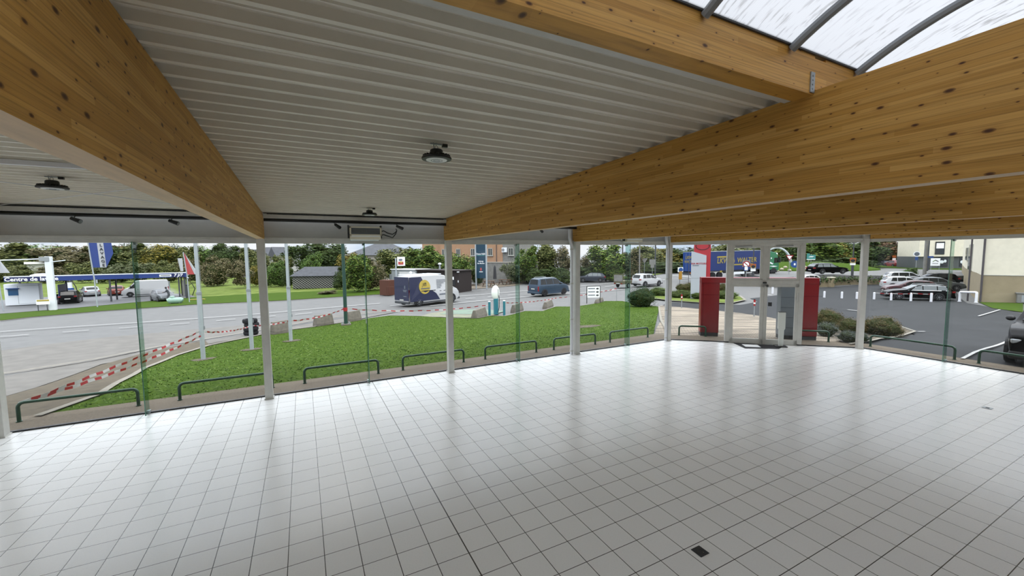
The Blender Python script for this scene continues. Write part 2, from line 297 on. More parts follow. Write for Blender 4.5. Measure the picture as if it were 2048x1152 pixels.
# ---------------------------------------------------------------- pixel rays and the lie of the land
def ray(x, y): return Fv+Rr*((x-1024)/FPX)+Ur*((576-y)/FPX)
EYEV = Vector((0, 0, EYE))
def onz(x, y, z=0): d = ray(x, y); return EYEV+d*((z-EYE)/d.z)
def onY(x, y, Y): d = ray(x, y); return EYEV+d*(Y/d.y)
def onD(x, y, D): d = ray(x, y); return EYEV+d*D            # D metres along the view axis
def pxl(p): d = Vector(p)-EYEV; z = d.dot(Fv); return 1024+FPX*d.dot(Rr)/z, 576-FPX*d.dot(Ur)/z
CTRL = [(-6, 11.4, 0), (-14, 11.4, 0), (0, 11.4, 0), (4, 11.4, 0), (8, 11.4, 0), (11.8, 11.3, 0), (14, 10.2, 0), (16, 8.2, 0), (16.8, 6.5, -.02), (16.8, 3, -.02), (17, -3, 0), (5, 4, 0), (0, -8, 0), (10, -8, 0), (-10, 0, 0), (20, 2, -.08), (13, 12, -.03),
        (-2, 12.6, -.06), (6, 12.6, -.06), (-6, 12.6, -.06)]
for x, y, z in [(408, 720, -.42), (503, 699, -.45), (582, 682, -.5), (690, 650, -.75), (780, 634, -.85), (990, 630, -.95), (1100, 614, -1.0), (505, 670, -.75), (300, 730, -.45), (420, 690, -.6), (850, 612, -1.28), (1090, 592, -1.3), (1290, 575, -1.27), (1185, 564, -1.1), (600, 592, -1.7), (400, 605, -1.9), (140, 608, -2.3), (330, 592, -2.15), (40, 618, -2.2), (40, 640, -1.9), (300, 612, -1.95), (250, 565, -2.2), (500, 562, -2), (20, 560, -2.2), (10, 690, -.75), (10, 745, -.5), (10, 660, -1.35), (300, 650, -1.3), (640, 565, -1.75), (850, 575, -1.35), (1000, 566, -1.25), (1100, 570, -1.2), (1290, 608, -.85), (1320, 612, -.7), (1450, 600, -1.0), (1560, 640, -.45), (1530, 598, -1.05), (1640, 575, -1.35), (1845, 601, -1.45), (1760, 600, -1.4), (1990, 600, -1.3), (2040, 608, -1.1), (1780, 660, -.55), (1940, 650, -.6), (1450, 553, -.6), (1320, 545, -1.0), (1380, 545, -.85), (1240, 548, -1.1), (1600, 552, -.3), (1530, 548, -.4)]:
    p = onz(x, y, z); CTRL.append((p.x, p.y, z))
CTRL += [(-110, 60, -2.4), (-60, 130, -2.3), (-90, 20, -1.8), (-40, 15, -.9), (40, 150, -1.3), (130, 90, 0), (110, 20, -.8), (60, -20, -.6), (-20, -20, 0)]
_c = np.array(CTRL); _n = len(_c)
_K = np.sqrt(((_c[:, None, :2]-_c[None, :, :2])**2).sum(-1)+1.0); _A = np.zeros((_n+3, _n+3)); _A[:_n, :_n] = _K-np.eye(_n)*.8
_A[:_n, _n] = 1; _A[:_n, _n+1:] = _c[:, :2]; _A[_n, :_n] = 1; _A[_n+1:, :_n] = _c[:, :2].T
_w = np.linalg.solve(_A, np.concatenate([_c[:, 2], [0, 0, 0]]))
CH4 = Vector((11.55, 10.37)); CH5 = Vector((15.83, 6.35)); CHD = (CH5-CH4).normalized(); CHN = Vector((-CHD.y, CHD.x))
def outside(x, y):                            # metres outside the glass line
    return max(y-10.37, x-15.83, (Vector((x, y))-CH4).dot(CHN))
def T(x, y):
    k = np.sqrt((_c[:, 0]-x)**2+(_c[:, 1]-y)**2+1.0); z = float(k@_w[:_n]+_w[_n]+_w[_n+1]*x+_w[_n+2]*y)
    b = min(1, max(0, (outside(x, y)-.9)/4)); b = b*b*(3-2*b)
    return max(-3, min(1.0, z))*b
def G(x, y, lift=0):
    d = ray(x, y); t = 3.0; st = .5; prev = t
    while t < 400:
        p = EYEV+d*t
        if p.z < T(p.x, p.y)+lift:
            a, b = prev, t
            for _ in range(24):
                m = (a+b)/2; p = EYEV+d*m
                if p.z < T(p.x, p.y)+lift: b = m
                else: a = m
            p = EYEV+d*a; return Vector((p.x, p.y, T(p.x, p.y)+lift))
        prev = t; t += st; st *= 1.03
    return onz(x, y, -1)
def drape(name, poly, m, off, cell=1.2, kind='structure', label=None):
    """a flat polygon (world xy) cut into cells and laid on the land"""
    bm = bmesh.new(); vs_ = [bm.verts.new((p[0], p[1], 0)) for p in poly]; bm.faces.new(vs_); bmesh.ops.triangulate(bm, faces=bm.faces[:])
    xs = [p[0] for p in poly]; ys = [p[1] for p in poly]
    for ax, lo, hi in ((0, min(xs), max(xs)), (1, min(ys), max(ys))):
        k = math.ceil(lo/cell)*cell
        while k < hi:
            co = [0, 0, 0]; co[ax] = k; no = [0, 0, 0]; no[ax] = 1
            bmesh.ops.bisect_plane(bm, geom=bm.verts[:]+bm.edges[:]+bm.faces[:], plane_co=co, plane_no=no); k += cell
    for v in bm.verts: v.co.z = T(v.co.x, v.co.y)+off
    bmesh.ops.recalc_face_normals(bm, faces=bm.faces[:])
    if sum(f.normal.z for f in bm.faces) < 0: bmesh.ops.reverse_faces(bm, faces=bm.faces[:])
    me = bpy.data.meshes.new(name); bm.to_mesh(me); bm.free(); me.materials.append(MATS[m]); me.polygons.foreach_set('use_smooth', [True]*len(me.polygons))
    o = bpy.data.objects.new(name, me); C.objects.link(o); o['kind'] = kind
    if label: o['label'] = label
    return o
def gp(*pts): return [G(*p).to_2d() for p in pts]
def strip(name, pts, w, m, off, label=None, cell=1.5):
    """a painted or laid line of width w along ground points"""
    p = [Vector(q[:2]) for q in pts]; a = []; b = []
    for i in range(len(p)):
        d = (p[min(i+1, len(p)-1)]-p[max(i-1, 0)]).normalized(); n = Vector((-d.y, d.x))*w/2; a.append(p[i]+n); b.append(p[i]-n)
    return drape(name, a+b[::-1], m, off, cell, label=label)
# ================================================================ THE SHOWROOM
WY, WX = 10.37, 15.83
COLX = [-4.814, -.775, 3.378, 7.454]
def roofz(y): return (4.262-.0232*y) if y > .65 else (4.262-.0232*(1.3-y))
floor = MB().prism([(-14, -9), (15.95, -9), (15.95, 6.40), (11.6, 10.48), (-14, 10.48)], -.12, 0).build('floor', TILE); struct(floor, 'white glossy square floor tiles with thin dark joints')
MB().box((-.9, -9.1, 2), (26.5, .2, 4.6)).build('wall_back', 'white_panel'); MB().box((-14.1, .7, 3.9), (.2, 19.8, .9)).build('wall_left', 'white_panel')
MB().box((15.9, -6.2, 2), (.2, 5.6, 4.4)).build('wall_right', 'white_panel')
for n in ('wall_back', 'wall_left', 'wall_right'): struct(bpy.data.objects[n], 'plain white '+n.replace('_', ' ')+' panel of the showroom')
# ribbed steel deck, one sheet run per bay side of the roof light
def deck(x0, x1, y0, y1, name, label):
    prof = []; y = y0
    while y < y1-.21:                          # pan with a stiffener, then a narrow raised rib
        prof += [(y, 0), (y+.036, 0), (y+.046, .05), (y+.106, .05), (y+.114, .030), (y+.124, .030), (y+.132, .05), (y+.188, .05)]; y += .2
    prof += [(y, 0), (y1, 0)]
    b = MB(); v = []; n = len(prof)
    for x in (x0, x1): v += [(x, p, roofz(p)+h) for p, h in prof]
    v += [(x, p, roofz(p)+h+.012) for x in (x0, x1) for p, h in prof]
    b.add(v, [(i, i+1, n+i+1, n+i) for i in range(n-1)]+[(2*n+i, 2*n+i+1, 3*n+i+1, 3*n+i) for i in range(n-1)])
    return struct(b.build(name, 'deck_sheet'), label)
bays = [-13.9, -8.9, -4.814, -.775, 3.378, 7.454, 11.5, 15.9]
for i in range(7):
    x0, x1 = bays[i], bays[i+1]; ye = 10.3 if x1 < 11.6 else 6.5
    deck(x0, x1, 1.84, ye, 'ceiling', f'grey ribbed steel deck ceiling in bay {i+1} on the street side'); deck(x0, x1, -8.9, -.56, 'ceiling', f'grey ribbed steel deck ceiling in bay {i+1} behind the roof light')
b = MB(); b.add([(11.5, 6.4, roofz(6.4)), (15.9, 6.4, roofz(6.4)), (11.5, 10.3, roofz(10.3)), (11.5, 6.4, roofz(6.4)+.03), (15.9, 6.4, roofz(6.4)+.03), (11.5, 10.3, roofz(10.3)+.03)], [(0, 1, 2), (5, 4, 3), (0, 3, 4, 1), (1, 4, 5, 2), (2, 5, 3, 0)]); struct(b.build('ceiling', 'deck_sheet'), 'grey steel ceiling over the corner entrance')
b = MB().box((-.9, 4.6, 4.42), (26.4, 5.2, .03)); 
# glulam beams
def beam(x, y1, y0=-8.9, w=.14):
    p = [(y0, 3.47), (y1, 3.47), (y1, roofz(y1)-.004), (.65, roofz(.65)-.004), (y0, roofz(y0)-.004)]
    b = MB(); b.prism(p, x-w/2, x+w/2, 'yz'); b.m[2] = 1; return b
for x, l in zip(COLX+[11.5], ('honey pine glulam beam ending on the pillar at the lawn corner', 'honey pine glulam beam with underside painted floor-lit crossing in front of the deck', 'long knotty glulam beam below the roof light', 'knotty glulam beam behind the long beam', 'knotty glulam beam above the entrance doors')):
    struct(beam(x, 10.33 if x > -1 else 10.33).build('beam', [WOOD_Y, 'glulam_underside_glare']), l)
for x in (-8.9, 15.6): struct(beam(x, 6.2 if x > 0 else 10.3).build('beam', [WOOD_Y, 'glulam_underside_glare']), 'glulam beam at the end bay of the showroom' if x > 0 else 'glulam beam past the wall end')
# roof-light trimmers and their hangers
for i in range(1, 7):
    x0, x1 = bays[i]+.07, bays[i+1]-.07
    for y, s in ((1.77, 'street side'), (-.49, 'inner side')):
        p = thing('trimmer_beam', f'pale glulam trimmer of bay {i+1} carrying the {s} of the roof light', 'beam'); p['kind'] = 'structure'
        MB().box(((x0+x1)/2, y, 4.325), (x1-x0, .14, .27)).build('timber', WOOD_X, p)
        for x in (x1-.03,):
            h = MB().box((x, y-.074, 4.27), (.05, .008, .14)); [h.cyl((x, y-.077, z), (x, y-.081, z), .006, n=6) for z in (4.225, 4.255, 4.285, 4.315)]; h.build('joist_hanger', 'galvanised', p)
    struct(MB().box(((x0+x1)/2, 1.87, roofz(1.87)-.012), (x1-x0, .06, .02)).build('trim_edge', 'white_frame'), f'pale edge strip under the deck end in bay {i+1}')
for x in COLX: struct(MB().box((x, 1.77, 4.335), (.14, .14, .21)).build('beam', WOOD_X), 'timber packer between two trimmers on top of a beam')
# barrel roof light: springs at y 1.70 and -.42, z 4.46
R_, YC, ZC = 2.04, .64, 4.46-2.04*math.cos(math.asin(1.06/2.04)); TH = math.asin(1.06/2.04)
arc = [(YC+R_*math.sin(a), ZC+R_*math.cos(a)) for a in [TH*(1-2*i/28) for i in range(29)]]
arc = [(y+.0, z) for y, z in arc]
rl = thing('roof_light', 'arched translucent barrel roof light with grey ribs along the ridge', 'skylight'); rl['kind'] = 'structure'
b = MB(); v = []
for x in (-8.8, 15.8): v += [(x, y, z) for y, z in arc]+[(x, YC+(y-YC)*1.008, z+.016) for y, z in arc]
n = len(arc); b.add(v, [(i, i+1, 2*n+i+1, 2*n+i) for i in range(n-1)]); b.build('sheet', SHEET, rl, True)
k = 0
while 3.862+.868*(k-14) < 15.7:
    x = 3.862+.868*(k-14); k += 1
    if x < -8.7: continue
    b = MB(); b.tube([(x, YC+(y-YC)*.985, z-.028) for y, z in arc], .028, 8); b.tube([(x, YC+(y-YC)*.999, z-.006) for y, z in arc], .012, 6); b.build('rib', 'mid_grey', rl, True)
for y in (1.70, -.42): MB().box((3.5, y+(.01 if y > 0 else -.01), 4.468), (24.6, .05, .018)).build('sill_bar', 'dark_grey', rl)
# pillars
def pillar(x, y, rz, label, h=3.47, w=(.15, .17)):
    p = thing('column', label, 'pillar'); p['kind'] = 'structure'
    MB().box((x, y, h/2), (w[0], w[1], h), rz).build('shaft', 'white_frame', p, bevel=.006); MB().box((x, y, .012), (w[0]+.03, w[1]+.03, .024), rz).build('base_plate', 'white_frame', p)
    MB().box((x, y, 3.74), (w[0]*.9, w[1], .54), rz).build('upper_stub', 'white_frame', p)
for x, l in zip(COLX, ('white steel pillar at the end of the gravel strip', 'white steel pillar beside the flagpoles', 'white steel pillar in front of the white van', 'white steel pillar with a downpipe beside the direction sign')): pillar(x, 10.22, 0, l)
pillar(11.46, 10.27, 0, 'white steel pillar with a downpipe where the entrance wall begins'); pillar(15.68, 6.38, math.radians(-43), 'white steel pillar in front of the heather bushes')
pillar(15.7, 1.9, 0, 'white steel pillar at the car park wall')
# header rails, fascia panels, gutters along the two straight walls and the splay
def run(a, b, nm, first, inner, pipes=True):
    a = Vector(a); b = Vector(b); d = (b-a); l = d.length; d /= l; rz = math.atan2(d.y, d.x); nn = Vector((-d.y, d.x)); nn = nn if nn.dot(Vector((0, 0))-(a+b)/2) > 0 else -nn
    def at(u, off, z): q = a+d*u+nn*off; return (q.x, q.y, z)
    o = MB(); o.box(at(l/2, .0, 3.415), (l, .14, .07), rz); o.box(at(l/2, .03, 3.475), (l, .16, .05), rz); struct(o.build('trim_header', 'white_frame', bevel=.004), f'pale metal header rail above {nm}')
    struct(MB().box(at(l/2, -.02, 3.75), (l, .06, .52), rz).build('wall_fascia', 'white_panel'), f'flat white fascia panel above {nm}')
    struct(MB().box(at(l/2, -.01, .014), (l, .06, .028), rz).build('trim_sill', 'black_metal'), f'thin black sill under {nm}')
    return at, rz, l
run((-13.9, WY), (11.5, WY), 'the long glass wall', 0, 0); run(CH4, CH5, 'the corner entrance', 0, 0); run((WX, 6.35), (WX, -3.4), 'the car park glass wall', 0, 0)
for i, x0 in enumerate([-8.9, -4.8, -.77, 3.38, 7.45]):
    x1 = [-4.8, -.77, 3.38, 7.45, 11.5][i]; m = (x0+x1)/2; w = x1-x0-.16
    g = thing('gutter_box', ['white metal gutter box past the first pillar', 'white metal gutter box above the car wash view', 'white metal gutter box above the fan heater', 'white metal gutter box behind the long beam', 'white metal gutter box beside the entrance pillar'][i], 'gutter'); MB().box((m, 10.2, 3.955), (w, .2, .085)).build('trough', 'white_frame', g); MB().box((m, 10.11, 4.0), (w, .02, .03)).build('lip', 'dark_grey', g)
    for s in (-1, 1): MB().box((m+s*(w/2-.03), 10.11, 3.955), (.07, .03, .09)).build('end_bracket', 'white_frame', g)
    p = tag(MB().tube([(x0+.08, 10.13, 3.87), (x1-.08, 10.13, 3.87)], .033, 12).build('heating_pipe', 'black_metal', None, True), ['black pipe under the gutter past the first pillar', 'black pipe under the gutter above the car wash view', 'black pipe under the gutter behind the fan heater', 'black pipe under the gutter behind the long beam', 'black pipe under the gutter beside the entrance pillar'][i], 'pipe')
# glass: two panes to a bay, a glass fin where they meet
wn = [0]
def window(a, b, label, fin=None, inward=(0, -1)):
    wn[0] += 1; a = Vector(a); b = Vector(b); c = (a+b)/2; d = b-a; rz = math.atan2(d.y, d.x)
    o = MB().box((c.x, c.y, 1.705), (d.length-.016, .012, 3.35), rz).build(f'window_{wn[0]}', GLASS); struct(o, label)
    if fin:
        f = Vector((fin[0], fin[1])); i = Vector(inward); q = f+i*.13; rz = math.atan2(i.y, i.x)
        k = MB().box((q.x, q.y, 1.71), (.22, .015, 3.37), rz).build('glass_fin', FIN, o)
        e = f+i*.242; MB().box((e.x, e.y, 1.71), (.006, .016, 3.37), rz).build('fin_edge', 'fin_edge', k)
        cl = MB(); [cl.box((f.x+i.x*.05, f.y+i.y*.05, z), (.09, .05, .05), rz) for z in (.05, 3.365)]; cl.build('fin_clamp', 'galvanised', k)
FX = [-6.85, -2.846, 1.307, 5.411, 9.529]; xs = [-8.9]+COLX+[11.46]
names = ['past the first pillar', 'before the car wash', 'before the flagpoles and concrete blocks', 'before the teal sign', 'before the round bush']
for i in range(5):
    window((xs[i]+.07, WY), (FX[i], WY), f'clear glass pane {names[i]}, with the glass fin', (FX[i], WY), (0, -1)); window((FX[i], WY), (xs[i+1]-.07, WY), f'clear glass pane {names[i]}, beyond the fin')
def ch(u, off=0, z=0): q = CH4+CHD*u+CHN*off; return Vector((q.x, q.y, z))
CRZ = math.atan2(CHD.y, CHD.x)
window(ch(.08).to_2d(), ch(1.86).to_2d(), 'clear glass pane between the entrance doors and the downpipe pillar'); window(ch(4.16).to_2d(), ch(5.8).to_2d(), 'clear glass pane before the heather bushes')
window((WX, 6.25), (WX, 4.446), 'clear glass pane before the parked estate car', (WX, 4.446), (-1, 0)); window((WX, 4.446), (WX, 2.0), 'clear glass pane before the black SUV'); window((WX, 1.8), (WX, -3.3), 'clear glass pane along the car park')
# entrance: frame, two glazed leaves, two transom lights
d = thing('door_1', 'white framed double glass entrance doors with two transom lights', 'door'); d['kind'] = 'structure'
b = MB()
for u, w in ((1.93, .14), (4.09, .14)): b.box(ch(u, 0, 1.72), (w, .12, 3.36), CRZ)
b.box(ch(3.01, 0, 3.36), (2.16, .12, .10), CRZ); b.box(ch(3.01, 0, 2.10), (2.02, .11, .12), CRZ); b.box(ch(3.01, 0, 2.74), (.12, .11, 1.2), CRZ); b.build('frame', 'white_frame', d, bevel=.004)
for u0, u1 in ((2.0, 2.95), (3.07, 4.02)):
    t = MB(); [t.box(ch((u0+u1)/2, -.02, z), (u1-u0, .05, .07), CRZ) for z in (2.19, 3.28)]; [t.box(ch(u, -.02, 2.735), (.08, .05, 1.1), CRZ) for u in (u0+.04, u1-.04)]; q = t.build('transom_light', 'white_frame', d, bevel=.003)
    MB().box(ch((u0+u1)/2, -.02, 2.735), (u1-u0-.1, .01, 1.1), CRZ).build('pane', GLASS, q)
for u0, u1, hs in ((2.0, 3.005, 1), (3.015, 4.02, -1)):
    t = MB(); t.box(ch((u0+u1)/2, -.03, .09), (u1-u0, .05, .16), CRZ); t.box(ch((u0+u1)/2, -.03, 1.99), (u1-u0, .05, .10), CRZ); [t.box(ch(u, -.03, 1.03), (.10, .05, 2.02), CRZ) for u in (u0+.05, u1-.05)]
    q = t.build('door_leaf', 'white_frame', d, bevel=.003); MB().box(ch((u0+u1)/2, -.03, 1.05), (u1-u0-.16, .01, 1.85), CRZ).build('pane', GLASS, q)
    uu = u0+.05 if hs > 0 else u1-.05; h = MB(); h.tube([ch(uu, -.05, 1.50), ch(uu, -.10, 1.50), ch(uu, -.10, 1.72), ch(uu, -.05, 1.72)], .012, 8); h.build('hinge_bar', 'white_frame', q, True)
MB().box(ch(3.01, -.09, 2.08), (.10, .06, .05), CRZ).build('lock_case', 'dark_grey', d); MB().box(ch(3.10, -.075, 1.97), (.05, .03, .06), CRZ).build('latch', 'dark_grey', d)
MB().box(ch(3.20, -.045, 1.36), (.11, .01, .13), CRZ).build('notice_plate', 'dark_grey', d)
for u in (2.3, 3.5):
    MB().tube([ch(u-.2, -.06, 3.3), ch(u+.25, -.10, 3.31), ch(u+.3, -.06, 3.3)], .012, 6).build('closer_arm', 'mid_grey', d, True)
# downpipes inside the glass
for x, l in ((7.24, 'white downpipe beside the pillar next to the direction sign'), (11.29, 'white downpipe beside the entrance pillar')):
    p = thing('downpipe', l, 'pipe'); b = MB().tube([(x-.06, 10.2, 3.90), (x-.06, 10.2, 3.56), (x-.045, 10.2, 3.5), (x+.03, 10.23, 3.36), (x+.04, 10.23, 3.28), (x+.04, 10.23, 0)], .048, 14); b.build('pipe', 'white_paint', p, True)
    [MB().cyl((x+.04, 10.23, z-.02), (x+.04, 10.23, z+.02), .058, n=14).build('collar', 'white_frame', p, True) for z in (3.24, 2.2, 1.1, .12)]
# fan heaters
def heater(cx, y, z, label, hoses=True):
    t = thing('fan_heater', label, 'heater', (cx, y, z)); b = MB(); b.prism([(-.12, -.13), (-.16, .16), (.16, .16), (.16, -.05), (.05, -.13)], -.34, .34, 'yz'); b.build('casing', 'render_cream', t, bevel=.008)
    f = MB(); [f.box((0, -.163, zz), (.70, .02, .03)) for zz in (-.03, .145)]; [f.box((s*.335, -.163, .06), (.03, .02, .2)) for s in (-1, 1)]; f.build('front_frame', 'render_cream', t)
    MB().box((0, -.155, .06), (.62, .02, .15)).build('grille_back', 'black_metal', t); g = MB(); [g.box((0, -.168, zz), (.62, .012, .008), 0, ('X', .5)) for zz in (-.005, .017, .039, .061, .083, .105, .127)]; g.build('grille', 'mid_grey', t)
    b = MB(); b.prism([(-.155, -.03), (-.155, -.05), (.05, -.15), (.09, -.15), (.09, -.13)], -.31, .31, 'yz'); b.build('drip_tray', 'kiosk_white', t)
    for s in (-1, 1): MB().box((s*.36, 0, .05), (.03, .1, .3)).build('bracket', 'dark_grey', t)
    if hoses:
        for k in (0, 1): MB().tube([(.34, -.06, .06-.09*k), (.42, -.06, .08-.09*k), (.5, -.07, .03-.07*k), (.62, -.06, -.0-.08*k), (.70, -.03, .05-.04*k), (.74, .02, .10), (.74, .12, .14)], .012, 7).build('hose', 'black_metal', t, True)
heater(1.33, 10.13, 3.60, 'cream fan heater with two black hoses under the gutter'); heater(9.6, 10.13, 3.60, 'cream fan heater seen below the beam by the direction sign', False)
# spotlights clamped under the pipe
for px_, py_, rz, l in ((150, 437, -.5, 'small black spotlight below the pipe, nearest the first pillar'), (344, 442, -.4, 'small black spotlight below the pipe, above the white van at the car wash'), (668, 450, .9, 'small black spotlight below the pipe, on the flagpole side of the heater'), (793, 452, .3, 'small black spotlight below the pipe, beyond the heater hoses'), (1078, 458, .6, 'small black spotlight below the long beam')):
    p = onY(px_, py_, 10.08); t = thing('spotlight', l, 'spotlight', (p.x, 10.1, 3.86), rz, 'spotlights under the heating pipe'); MB().tube([(0, 0, 0), (0, -.02, -.05), (0, -.05, -.07)], .008, 6).build('stem', 'black_metal', t, True)
    MB().cyl((-.02, -.05, -.06), (.14, -.05, -.12), .03, .04, 12).build('lamp_head', 'black_metal', t, True); MB().cyl((.141, -.05, -.1205), (.145, -.05, -.122), .034, n=12).build('lens', 'mid_grey', t)
# high-bay lamps
def lamp(x, y, zd, label):
    t = thing('highbay_lamp', label, 'lamp', (x, y, zd), 0, 'high bay lamps under the deck'); zm = roofz(y)-zd
    MB().lathe([(.10, .0), (.142, .004), (.146, .018), (.138, .030), (.085, .04), (.066, .046), (.062, .092), (.05, .102), (.02, .106)], 32).build('housing', 'black_metal', t, True)
    f = MB(); [f.box((.098*math.cos(a), .098*math.sin(a), .038), (.07, .006, .016), a) for a in [2*PI*i/24 for i in range(24)]]; f.build('cooling_fins', 'black_metal', t)
    MB().lathe([(.104, .002), (.1, -.004), (.06, -.006), (.02, -.006)], 32).build('diffuser', 'lamp_white', t, True); r = MB(); 
    for rr in (.055, .03): r.tube([(rr*math.cos(a), rr*math.sin(a), -.006) for a in [2*PI*i/24 for i in range(25)]], .003, 5)
    r.build('lens_ring', 'mid_grey', t); MB().tube([(.014*math.cos(a), 0, .12+.018*math.sin(a)) for a in [2*PI*i/12 for i in range(13)]], .003, 6).build('hook', 'galvanised', t, True)
    c = MB(); c.bar((0, 0, .135), (0, 0, zm), .004); c.bar((-.02, 0, .09), (-.03, 0, zm), .008); c.bar((-.06, 0, zm-.012), (.06, 0, zm-.012), .02, .012); c.build('hanger', 'galvanised', t)
    MB().box((.085, 0, zm-.02), (.05, .035, .03)).build('junction_box', 'black_metal', t)
lamp(1.215, 3.97, 4.005, 'black round high bay lamp in the middle of the main bay'); lamp(1.25, 8.73, 3.905, 'black round high bay lamp above the fan heater'); lamp(-2.70, 7.13, 3.94, 'black round high bay lamp between the bracing cables')
# bracing rods and the lap strip in the second bay
def ond(x, y, dz): d_ = ray(x, y); a_ = 4.262-dz; t_ = (a_-EYE)/(d_.z+.0232*d_.y); return EYEV+d_*t_
for a_, b_, l in (((0, 410), (290, 375), 'thin steel bracing rod rising towards the pale beam'), ((0, 363), (372, 412), 'thin steel bracing rod passing behind the round lamp')):
    p, q = ond(*a_, .04), ond(*b_, .04); f = lambda X: p+(q-p)*((X-p.x)/(q.x-p.x)); tag(MB().cyl(f(-4.72), f(-.87), .006, n=8).build('bracing_rod', 'white_paint', None, True), l, 'rod')
struct(MB().box((-2.85, 6.25, roofz(6.2)-.03), (3.8, .06, .05)).build('trim_lap', 'white_paint'), 'pale flashing strip across the deck beyond the pale beam')
# floor outlets, mat, paper, dispenser post
t = thing('floor_outlet', 'square black floor outlet cover in the tiles with a round slotted grille', 'floor outlet', (3.52, 2.676, 0)); MB().box((0, 0, .003), (.125, .125, .006)).build('cover_plate', 'black_plastic', t, bevel=.002)
g = MB(); [g.box((.032*math.cos(a), .032*math.sin(a), .0065), (.02, .009, .002), a) for a in [2*PI*i/10 for i in range(10)]]; g.build('slots', 'black_metal', t); MB().cyl((.01, -.03, .006), (.01, -.03, .009), .004, n=8).build('screw', 'chrome', t)
t = thing('floor_outlet', 'small steel floor outlet cover set in the tiles on the car park side', 'floor outlet', (11.81, 2.692, 0)); MB().box((0, 0, .003), (.13, .13, .006)).build('cover_plate', 'galvanised', t, bevel=.002); MB().box((.0, 0, .0065), (.06, .05, .002)).build('flap', 'dark_grey', t)
a_ = [onz(*p) for p in ((1467, 686), (1552, 688), (1568, 692), (1558, 698.5), (1487, 696))]
t = tag(MB().prism([p.to_2d() for p in (onz(1466, 686), onz(1569, 691.5), onz(1558, 698), onz(1490, 697))], .001, .005).build('doormat', 'rubber'), 'black rubber doormat inside the entrance doors', 'mat')
tag(MB().prism([p.to_2d() for p in (onz(1483, 688.5), onz(1515, 690), onz(1522, 695), onz(1491, 693.5))], .0055, .0065).build('paper_sheet', 'sign_white'), 'blank white sheet lying on the black doormat', 'paper')
p = onz(1561, 693, .005); t = thing('sanitizer_post', 'white slim dispenser post on a black foot inside the doors', 'dispenser', p, CRZ)
MB().box((0, 0, .012), (.34, .26, .024)).build('foot', 'black_metal', t, bevel=.005); b = MB(); b.prism([(-.06, .02), (.06, .02), (.07, .55), (.1, .60), (.1, 1.14), (-.1, 1.14), (-.1, .60), (-.07, .55)], -.05, .05, 'xz'); b.build('body', 'ev_white', t, bevel=.006)
MB().box((0, 0, 1.148), (.21, .12, .014)).build('cap', 'black_metal', t)
# ================================================================ OUTDOORS: ground
def hz(p, y):                                  # height above sea of pixel row y on the upright through p
    a, b = -5.0, 40.0
    for _ in range(40):
        m = (a+b)/2
        if pxl((p[0], p[1], m))[1] > y: a = m
        else: b = m
    return a
def inside(x, y): return outside(x, y) < .02 and x > -13.9 and y > -8.9
b = MB(); gx = [-190+3.4*i for i in range(112)]; gx = sorted(set([x for x in range(-190, -20, 6)]+[-20+1.5*i for i in range(74)]+[x for x in range(92, 200, 6)])); gy = sorted(set([-30+3*i for i in range(10)]+[1.5*i for i in range(66)]+[x for x in range(100, 260, 6)]))
v = [(x, y, T(x, y)-.06) for y in gy for x in gx]; n = len(gx)
b.add(v, [(j*n+i, j*n+i+1, (j+1)*n+i+1, (j+1)*n+i) for j in range(len(gy)-1) for i in range(n-1)]); struct(b.build('ground_asphalt', 'asphalt', None, True), 'grey asphalt road and forecourt around the showroom')
def off(u): return u
wallpts = [(-14, 11.34), (11.95, 11.34), (16.72, 6.85), (16.72, -6), (15.9, -6), (15.9, 6.4), (11.6, 10.45), (-14, 10.45)]
drape('ground_strip', wallpts, 'strip_gravel', .004, 1.5, label='brown gravel concrete strip along the glass walls')
L0 = gp((75, 834), (200, 790), (290, 737), (352, 712), (420, 691), (480, 679), (545, 665), (620, 655), (690, 645), (740, 636), (780, 631), (840, 632), (900, 636), (955, 637), (980, 632), (1010, 632), (1050, 622), (1085, 622), (1112, 613), (1150, 613), (1185, 608), (1210, 602), (1245, 602), (1290, 610), (1318, 613))
lawn = L0+[Vector((11.9, 11.34)), Vector((-4.6, 11.34))]
drape('lawn', lawn, 'lawn_grass', .0, .8, label='short green lawn between the showroom and the road')
strip('kerb_lawn', L0[:9], .16, 'kerb_stone', .035, 'pale concrete edging along the lawn', .8); strip('kerb_parking', L0[9:], .12, 'kerb_stone', .035, 'pale zigzag concrete edging between lawn and parking bays', .8)
E_ = gp((1318, 613), (1322, 640), (1337, 674)); strip('kerb_entrance', E_, .12, 'kerb_stone', .03, 'pale edging between lawn and entrance paving', .6)
drape('path_gravel', gp((0, 850), (72, 834), (200, 790), (290, 737), (352, 712), (420, 691), (410, 680), (300, 702), (200, 730), (0, 796)), 'bed_earth', -.005, .8, label='brown gravel path beside the lawn edge')
strip('kerb_road', gp((0, 750), (60, 741), (190, 720), (330, 692), (480, 668), (560, 655), (640, 640), (720, 630), (800, 621), (880, 615)), .14, 'kerb_stone', .05, 'worn road kerb along the pavement')
drape('pavement', gp((0, 794), (200, 728), (300, 701), (410, 679), (480, 677), (545, 663), (690, 643), (800, 622), (720, 631), (560, 656), (330, 693), (60, 742), (0, 752)), 'asphalt_old', -.02, 1.0, label='worn grey pavement between kerb and lawn')
